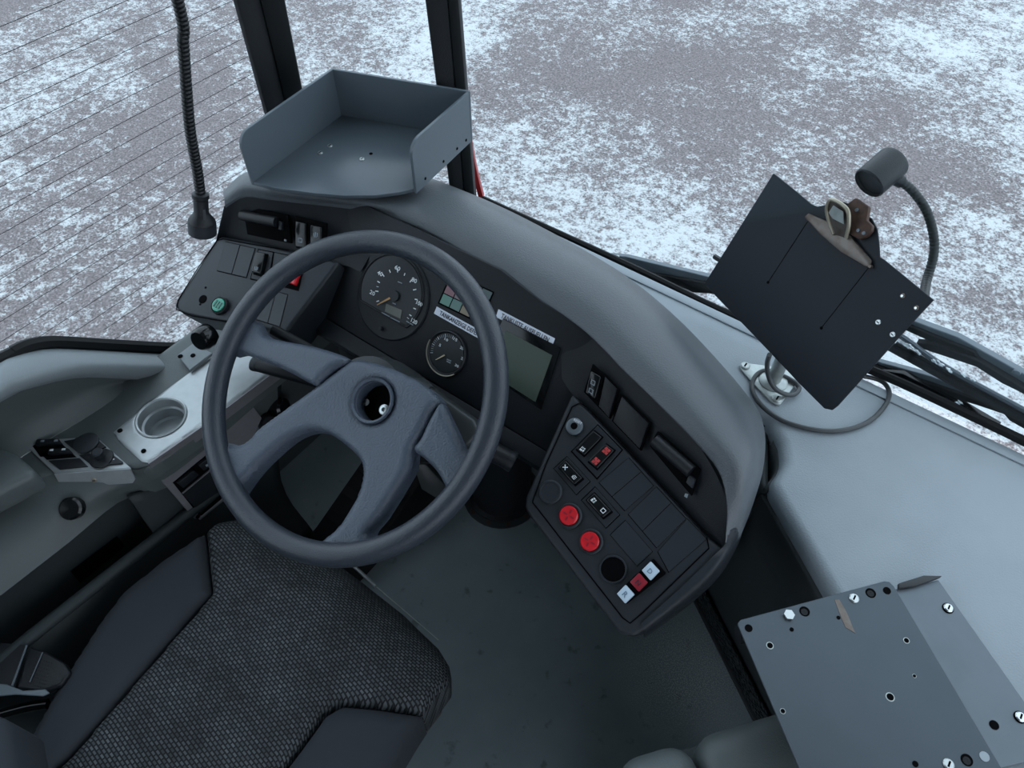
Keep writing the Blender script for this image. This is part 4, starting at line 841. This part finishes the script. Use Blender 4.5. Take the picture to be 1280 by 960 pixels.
sq('socket_cover', [(485, 180), (590, 160), (610, 145), (800, 145), (905, 235), (850, 262), (625, 292)], 0, .003, 'black_plastic')
lathe('socket_lid', onp(*cs2(715, 205), SZ), EZ, [(.020, .003), (.020, .006), (.017, .0075), (0, .0075)], 'blank_black', sp, 24)
sq('joystick_base', [(635, 320), (930, 285), (1075, 385), (1070, 405), (780, 432)], 0, .003, 'black_plastic', bev=.001)
jq = onp(*cs2(865, 355), SZ); lathe('joystick_skirt', jq, EZ, [(.019, .003), (.018, .005), (.011, .007), (0, .007)], 'black_plastic', sp, 24); lathe('mirror_joystick', jq, EZ, [(.0075, .006), (.0075, .014), (.0088, .016), (.0088, .022), (.007, .0235), (0, .0235)], 'panel_black', sp, 20)
for p in ((968, 325), (985, 363)): sq('mark', [(p[0]-9, p[1]+5), (p[0]-5, p[1]-5), (p[0]+9, p[1]-5), (p[0]+6, p[1]+5)], .0031, .0036, 'white_print')
# second switch plate on the console face
cq = crop(180, 520, 6.857); QX = plane((-.884, .2, .5), (1, -.05, .12))
s2 = plate('face_switch_plate', [cq(*p) for p in [(100, 500), (110, 460), (500, 165), (900, -140), (1010, 20), (700, 720), (480, 880), (440, 885), (420, 870)]], QX, -.004, 0, 'alu_pink', sd, .0008, 1, label='dull metal plate with black switches')
plate('switch_bed', [cq(*p) for p in [(245, 570), (530, 335), (800, 640), (500, 850), (470, 850)]], QX, 0, .0008, 'groove', s2)
plate('rocker_switch', [cq(*p) for p in [(270, 560), (410, 450), (455, 490), (320, 605)]], QX, .0005, .007, 'black_plastic', s2, .0015, 2)
plate('rocker_switch', [cq(*p) for p in [(450, 410), (570, 320), (620, 360), (500, 455)]], QX, .0005, .007, 'black_plastic', s2, .0015, 2)
plate('icon', [cq(*p) for p in [(505, 405), (540, 385), (550, 400), (515, 420)]], QX, .007, .0074, 'grey_print', s2)
plate('divider', [cq(*p) for p in [(320, 655), (560, 455), (565, 462), (326, 662)]], QX, .0008, .003, 'alu_pink', s2)
plate('blank_cover', [cq(*p) for p in [(330, 670), (560, 478), (680, 640), (480, 830)]], QX, .0006, .002, 'black_plastic', s2)
for p in ((120, 497), (460, 862)): screw('plate_screw', onp(*cq(*p), QX), QX[1], .004, 'groove', s2, .002, False)
tube('plate_edge', [onp(*cq(*p), QX, .001) for p in ((470, 880), (670, 715), (850, 560))], .003, 'alu_pink', s2, 8)
# air knob with arrow plate beyond the wheel spoke
cA = crop(240, 440, 7.111); QK = plane((-.895, .42, .50), (1, 0, .35))
box('console_inner_panel', (-.93, .33, .36), (-.90, .62, .56), 'body_dark', sd)
ap = plate('arrow_plate', [cA(*p) for p in [(370, 640), (400, 600), (510, 530), (550, 545), (640, 680), (490, 780), (450, 760)]], QK, -.003, 0, 'steel_plate', sd, .001, 1, label='small grey plate with a double arrow')
tube('arrow_line', [onp(*cA(*p), QK, .0004) for p in ((410, 668), (545, 572))], .0007, 'ink', ap, 6)
for p, q_ in (((410, 668), (1, -1)), ((545, 572), (-1, 1))): plate('arrow_head', [cA(p[0], p[1]), cA(p[0]+q_[0]*8, p[1]+q_[1]*22), cA(p[0]+q_[0]*28, p[1]+q_[1]*4)], QK, 0, .0006, 'ink', ap)
kq = onp(*cA(640, 615), QK); lathe('valve_knob', kq, QK[1], [(.016, -.01), (.0165, .012), (.014, .017), (0, .018)], 'black_plastic', sd, 24)
lathe('valve_body', onp(*cA(750, 490), QK), nrm(QK[1]+np.array([0, .3, 0])), [(.02, -.02), (.019, .018), (.014, .022), (0, .022)], 'gloss_black', sd, 20)
tube('console_pipe', [onp(*cA(*p), plane((-.89, .4, .55), (1, 0, .3))) for p in ((0, 770), (90, 700), (300, 540), (520, 380), (800, 160))], .0035, 'body_dark', sd, 8, 3)

# ================================================================== DRIVER SEAT
SZt = .465; SPn = ZP(SZt); SO = np.array([0, 0, SZt])
st = thing('driver_seat', (-.57, 0, 0), 'charcoal driver seat with woven centre panel and plain side bolsters', 'seat')
def suv(L): return np.array([onp(x, y, SPn)[:2] for x, y in L])
cen = suv([(257, 664), (270, 652), (300, 643), (345, 648), (388, 668), (445, 710), (500, 753), (545, 797), (560, 824), (560, 848), (528, 893), (470, 884), (428, 880), (406, 891), (376, 931), (340, 978)])
cen = np.vstack([cen, [(-.45, -.30), (-.70, -.30)], suv([(80, 943), (172, 842), (264, 741)])])
def sdome(u, v): return .012*np.clip((v-.02)/.25, -1, 1)-.05*np.clip((v-.19)/.10, 0, 1)**2
pillow('seat_centre', SO, EX, EY, EZ, cen, [], 'seat_weave', st, .006, .022, .016, .09, sdome)
lb = np.vstack([suv([(255, 666), (263, 742), (171, 842), (79, 943)]), [(-.705, -.30), (-.80, -.30)], suv([(2, 958), (26, 925), (65, 860), (95, 815), (122, 775), (152, 738), (202, 700)])])
rb = np.vstack([suv([(428, 882), (470, 886), (527, 895), (512, 918), (490, 955), (462, 1000)]), [(-.30, -.05), (-.31, -.30), (-.445, -.30)], suv([(341, 980), (377, 933), (407, 893)])])
pillow('seat_bolster', SO+EZ*.006, EX, EY, EZ, lb, [], 'bolster', st, .006, .028, .020, .10, sdome)
pillow('seat_bolster', SO+EZ*.006, EX, EY, EZ, rb, [], 'bolster', st, .006, .028, .020, .10, sdome)
prism('seat_pan', [(-.78, -.3, .33), (-.34, -.3, .33), (-.34, .2, .33), (-.78, .2, .33)], (0, 0, .07), 'frame_steel', st, .01)
box('seat_suspension', (-.72, -.25, .0), (-.42, .10, .33), 'black_plastic', st, .01)
tube('front_bar', [onp(436, 702, ZP(.33)), onp(470, 733, ZP(.33))], .0035, 'alu', st, 8); tube('trim_wire', [onp(470, 733, ZP(.33)), onp(548, 800, ZP(.33))], .001, 'zinc', st, 6)
box('slide_handle', tuple(onp(536, 893, ZP(.33))-np.array([.03, .03, .02])), tuple(onp(536, 893, ZP(.33))+np.array([.012, .02, .01])), 'rust', st, .004)
prism('backrest', [onp(x, y, ZP(.62)) for x, y in [(-240, 905), (-10, 886), (6, 900), (15, 960), (12, 1010), (-220, 1120)]], (0, 0, -.12), 'bolster', st, .02, 4)
# seat belt buckle
BZ = ZP(.47)
bk = thing('seat_belt_buckle', onp(50, 840, ZP(.42)), 'black seat belt buckle with steel latch beside the seat', 'seat belt')
prism('belt_webbing', [onp(x, y, BZ) for x, y in [(-60, 800), (33, 806), (18, 862), (-60, 862)]], (0, 0, -.004), 'black_plastic', bk)
tube('latch_bar', [onp(35, 808, BZ)+EZ*.004, onp(17, 858, BZ)+EZ*.004], .0016, 'steel_plate', bk, 8)
prism('buckle_body', [onp(x, y, BZ) for x, y in [(36, 808), (56, 814), (80, 828), (88, 840), (76, 856), (52, 864), (20, 860)]], (0, 0, -.02), 'black_plastic', bk, .004, 3)
tube('latch_edge', [onp(54, 816, BZ)+EZ*.002, onp(38, 853, BZ)+EZ*.002], .0009, 'steel_plate', bk, 6)
prism('latch_tongue', [onp(x, y, BZ)+EZ*.003 for x, y in [(-40, 852), (10, 856), (30, 864), (58, 862), (63, 867), (55, 871), (20, 869), (-40, 875)]], (0, 0, -.003), 'steel_plate', bk, .001, 1)
V, F = [], []
for i in range(7):
    for j in range(8):
        p = onp(46+i*3.1+j*-1.5, 823+j*4.4+i*1.0, BZ)+EZ*.0006; k = len(V); V += [p+EX*.0012, p+EY*.0012, p-EX*.0012, p-EY*.0012]; F.append([k, k+1, k+2, k+3])
o = make('buckle_dots', V, F, 'pillar_grey', bk, 0); o['kind'] = 'stuff'
tube('belt_anchor', [onp(-40, 905, ZP(.43)), onp(30, 885, ZP(.43)), onp(60, 880, ZP(.43))], .008, 'gloss_black', bk, 10, 3)

# ================================================================== HANGING MICROPHONE
mc = thing('gooseneck_microphone', onp(253, 298, XP(-.93)), 'black gooseneck microphone hanging in front of the side window', 'microphone')
xm = XP(-.93)
gp_ = [onp(251, 246, xm), onp(247, 215, xm), onp(238, 165, xm), onp(233, 110, xm), onp(229, 55, xm), onp(222, 0, xm)]
g2 = gp_+[np.array([-.94, gp_[-1][1]+.02, 1.45]), np.array([-.97, gp_[-1][1]+.04, 1.75]), np.array([-.98, gp_[-1][1]+.04, 2.07])]
ribbed('gooseneck', g2, .0078, 'gooseneck', mc, .0055)
d = nrm(onp(254, 300, xm)-onp(251, 246, xm)); q = onp(250.5, 244, xm)
lathe('microphone_body', q, d, [(.0085, -.004), (.0125, -.002), (.0125, .004), (.0108, .006), (.0108, .026), (.012, .030), (.0195, .040), (.0205, .044), (.0205, .046)], 'black_plastic', mc, 28)
lathe('microphone_cap', q, d, [(.0208, .045), (.0208, .062), (.019, .064), (0, .064)], 'panel_black', mc, 28)
plate('microphone_switch', [(253, 262), (257, 261), (258, 276), (254, 277)], plane(q+np.array([.011, -.004, -.01]), (.8, -.5, .3)), -.004, .002, 'blank_black', mc)

# ================================================================== WIPERS OUTSIDE THE WINDSCREEN
cW = crop(1060, 360, 4.364); cV = crop(660, 240, 4.267)
def wp(name, pts, c, y, th, m, parent, bev=.001): return prism(name, [onp(*c(*p), YP(y)) for p in pts], (0, th, 0), m, parent, bev, 1)
Y1 = WSB+.05
wa = thing('wiper', onp(1240, 480, YP(Y1)), 'grey-topped wiper arm with a round bolt and black blade outside the windscreen', 'wiper', 'wipers')
wp('wiper_arm', [(150, 85), (370, 185), (600, 270), (960, 470), (1500, 760), (1500, 830), (960, 535), (720, 400), (690, 350), (340, 212), (130, 115)], cW, Y1, .012, 'steel_plate', wa)
wp('arm_side', [(120, 115), (340, 212), (690, 352), (718, 398), (690, 402), (600, 362), (330, 240), (110, 140)], cW, Y1-.006, .012, 'rubber', wa)
wp('wiper_blade', [(370, 300), (470, 308), (700, 395), (960, 550), (1400, 790), (1400, 815), (930, 566), (840, 522), (700, 432), (520, 372), (400, 332)], cW, Y1-.012, .012, 'rubber', wa)
lathe('arm_bolt', onp(*cW(920, 458), YP(Y1)), (0, -1, .1), [(.006, 0), (.005, .004), (0, .005)], 'steel_plate', wa, 14)
Y2 = WSB+.028
wb = thing('wiper', onp(1200, 500, YP(Y2)), 'black wiper with clumps of snow close to the windscreen seal', 'wiper', 'wipers')
tube('wiper_arm', [onp(*cW(*p), YP(Y2)) for p in [(150, 190), (300, 270), (470, 392), (680, 515), (960, 665), (1300, 850)]], .0042, 'steel_dark', wb, 8, 3)
tube('blade_spine', [onp(*cW(*p), YP(Y2+.004)) for p in [(100, 250), (245, 325), (600, 520), (960, 712), (1300, 890)]], .0075, 'rubber', wb, 8, 3)
tube('blade_rubber', [onp(*cW(*p), YP(Y2+.004)) for p in [(260, 300), (600, 490), (960, 680), (1300, 860)]], .0035, 'gloss_black', wb, 8, 3)
clumps = [(x+random.uniform(-9, 9), y+random.uniform(-9, 9), random.uniform(.25, .6)) for x, y in [(275, 288), (290, 294), (305, 304), (320, 312), (335, 321), (350, 330), (372, 344), (390, 356), (470, 396), (485, 406), (500, 414), (515, 424), (545, 438), (560, 446), (600, 622), (612, 630), (640, 480), (680, 505)] for k in range(2)]
for i, (x, y, s) in enumerate(clumps):
    p = onp(*cW(x, y), YP(Y2-.004)); V_, F_ = [], []
    bm = bmesh.new(); bmesh.ops.create_icosphere(bm, subdivisions=2, radius=1)
    for v in bm.verts: k = 1+.5*math.sin(v.co.x*5+i)*math.cos(v.co.y*6+v.co.z*4+i*2); V_.append(p+np.array([v.co.x*.008*k, v.co.y*.004*k, v.co.z*.0035*k-v.co.x*.003])*s)
    F_ = [[v.index for v in f.verts] for f in bm.faces]; bm.free(); make('snow_clump', V_, F_, 'snow', wb, 60)
Y3 = WSB+.045
wc = thing('wiper', onp(1180, 520, YP(Y3)), 'flat grey and black wiper linkage lying lowest along the windscreen seal', 'wiper', 'wipers')
wp('wiper_arm', [(100, 380), (170, 405), (450, 482), (700, 578), (960, 705), (960, 735), (720, 600), (480, 535), (150, 430)], cW, Y3, .01, 'steel_plate', wc)
wp('arm_side', [(90, 395), (150, 428), (480, 535), (740, 625), (870, 690), (890, 700), (1100, 790), (1100, 830), (960, 770), (880, 725), (850, 690), (700, 640), (470, 572), (140, 452)], cW, Y3-.006, .012, 'rubber', wc)
wp('wiper_blade', [(120, 440), (300, 470), (600, 620), (830, 755), (800, 745), (580, 632), (330, 520)], cW, Y3-.010, .010, 'gloss_black', wc)
wd_ = thing('wiper', onp(850, 350, YP(Y1)), 'short grey wiper arm rising between the dashboard hood and the clipboard', 'wiper', 'wipers')
wp('wiper_arm', [(430, 338), (520, 345), (960, 452), (1200, 510), (1200, 540), (940, 482), (630, 432), (540, 395)], cV, Y1, .01, 'steel_plate', wd_)
wp('arm_side', [(620, 430), (940, 484), (1200, 540), (1200, 590), (965, 542), (880, 538), (740, 475)], cV, Y1-.006, .012, 'rubber', wd_)
lathe('arm_bolt', onp(*cV(480, 345), YP(Y1)), (0, -1, .1), [(.004, 0), (.004, .003), (0, .004)], 'zinc', wd_, 12)
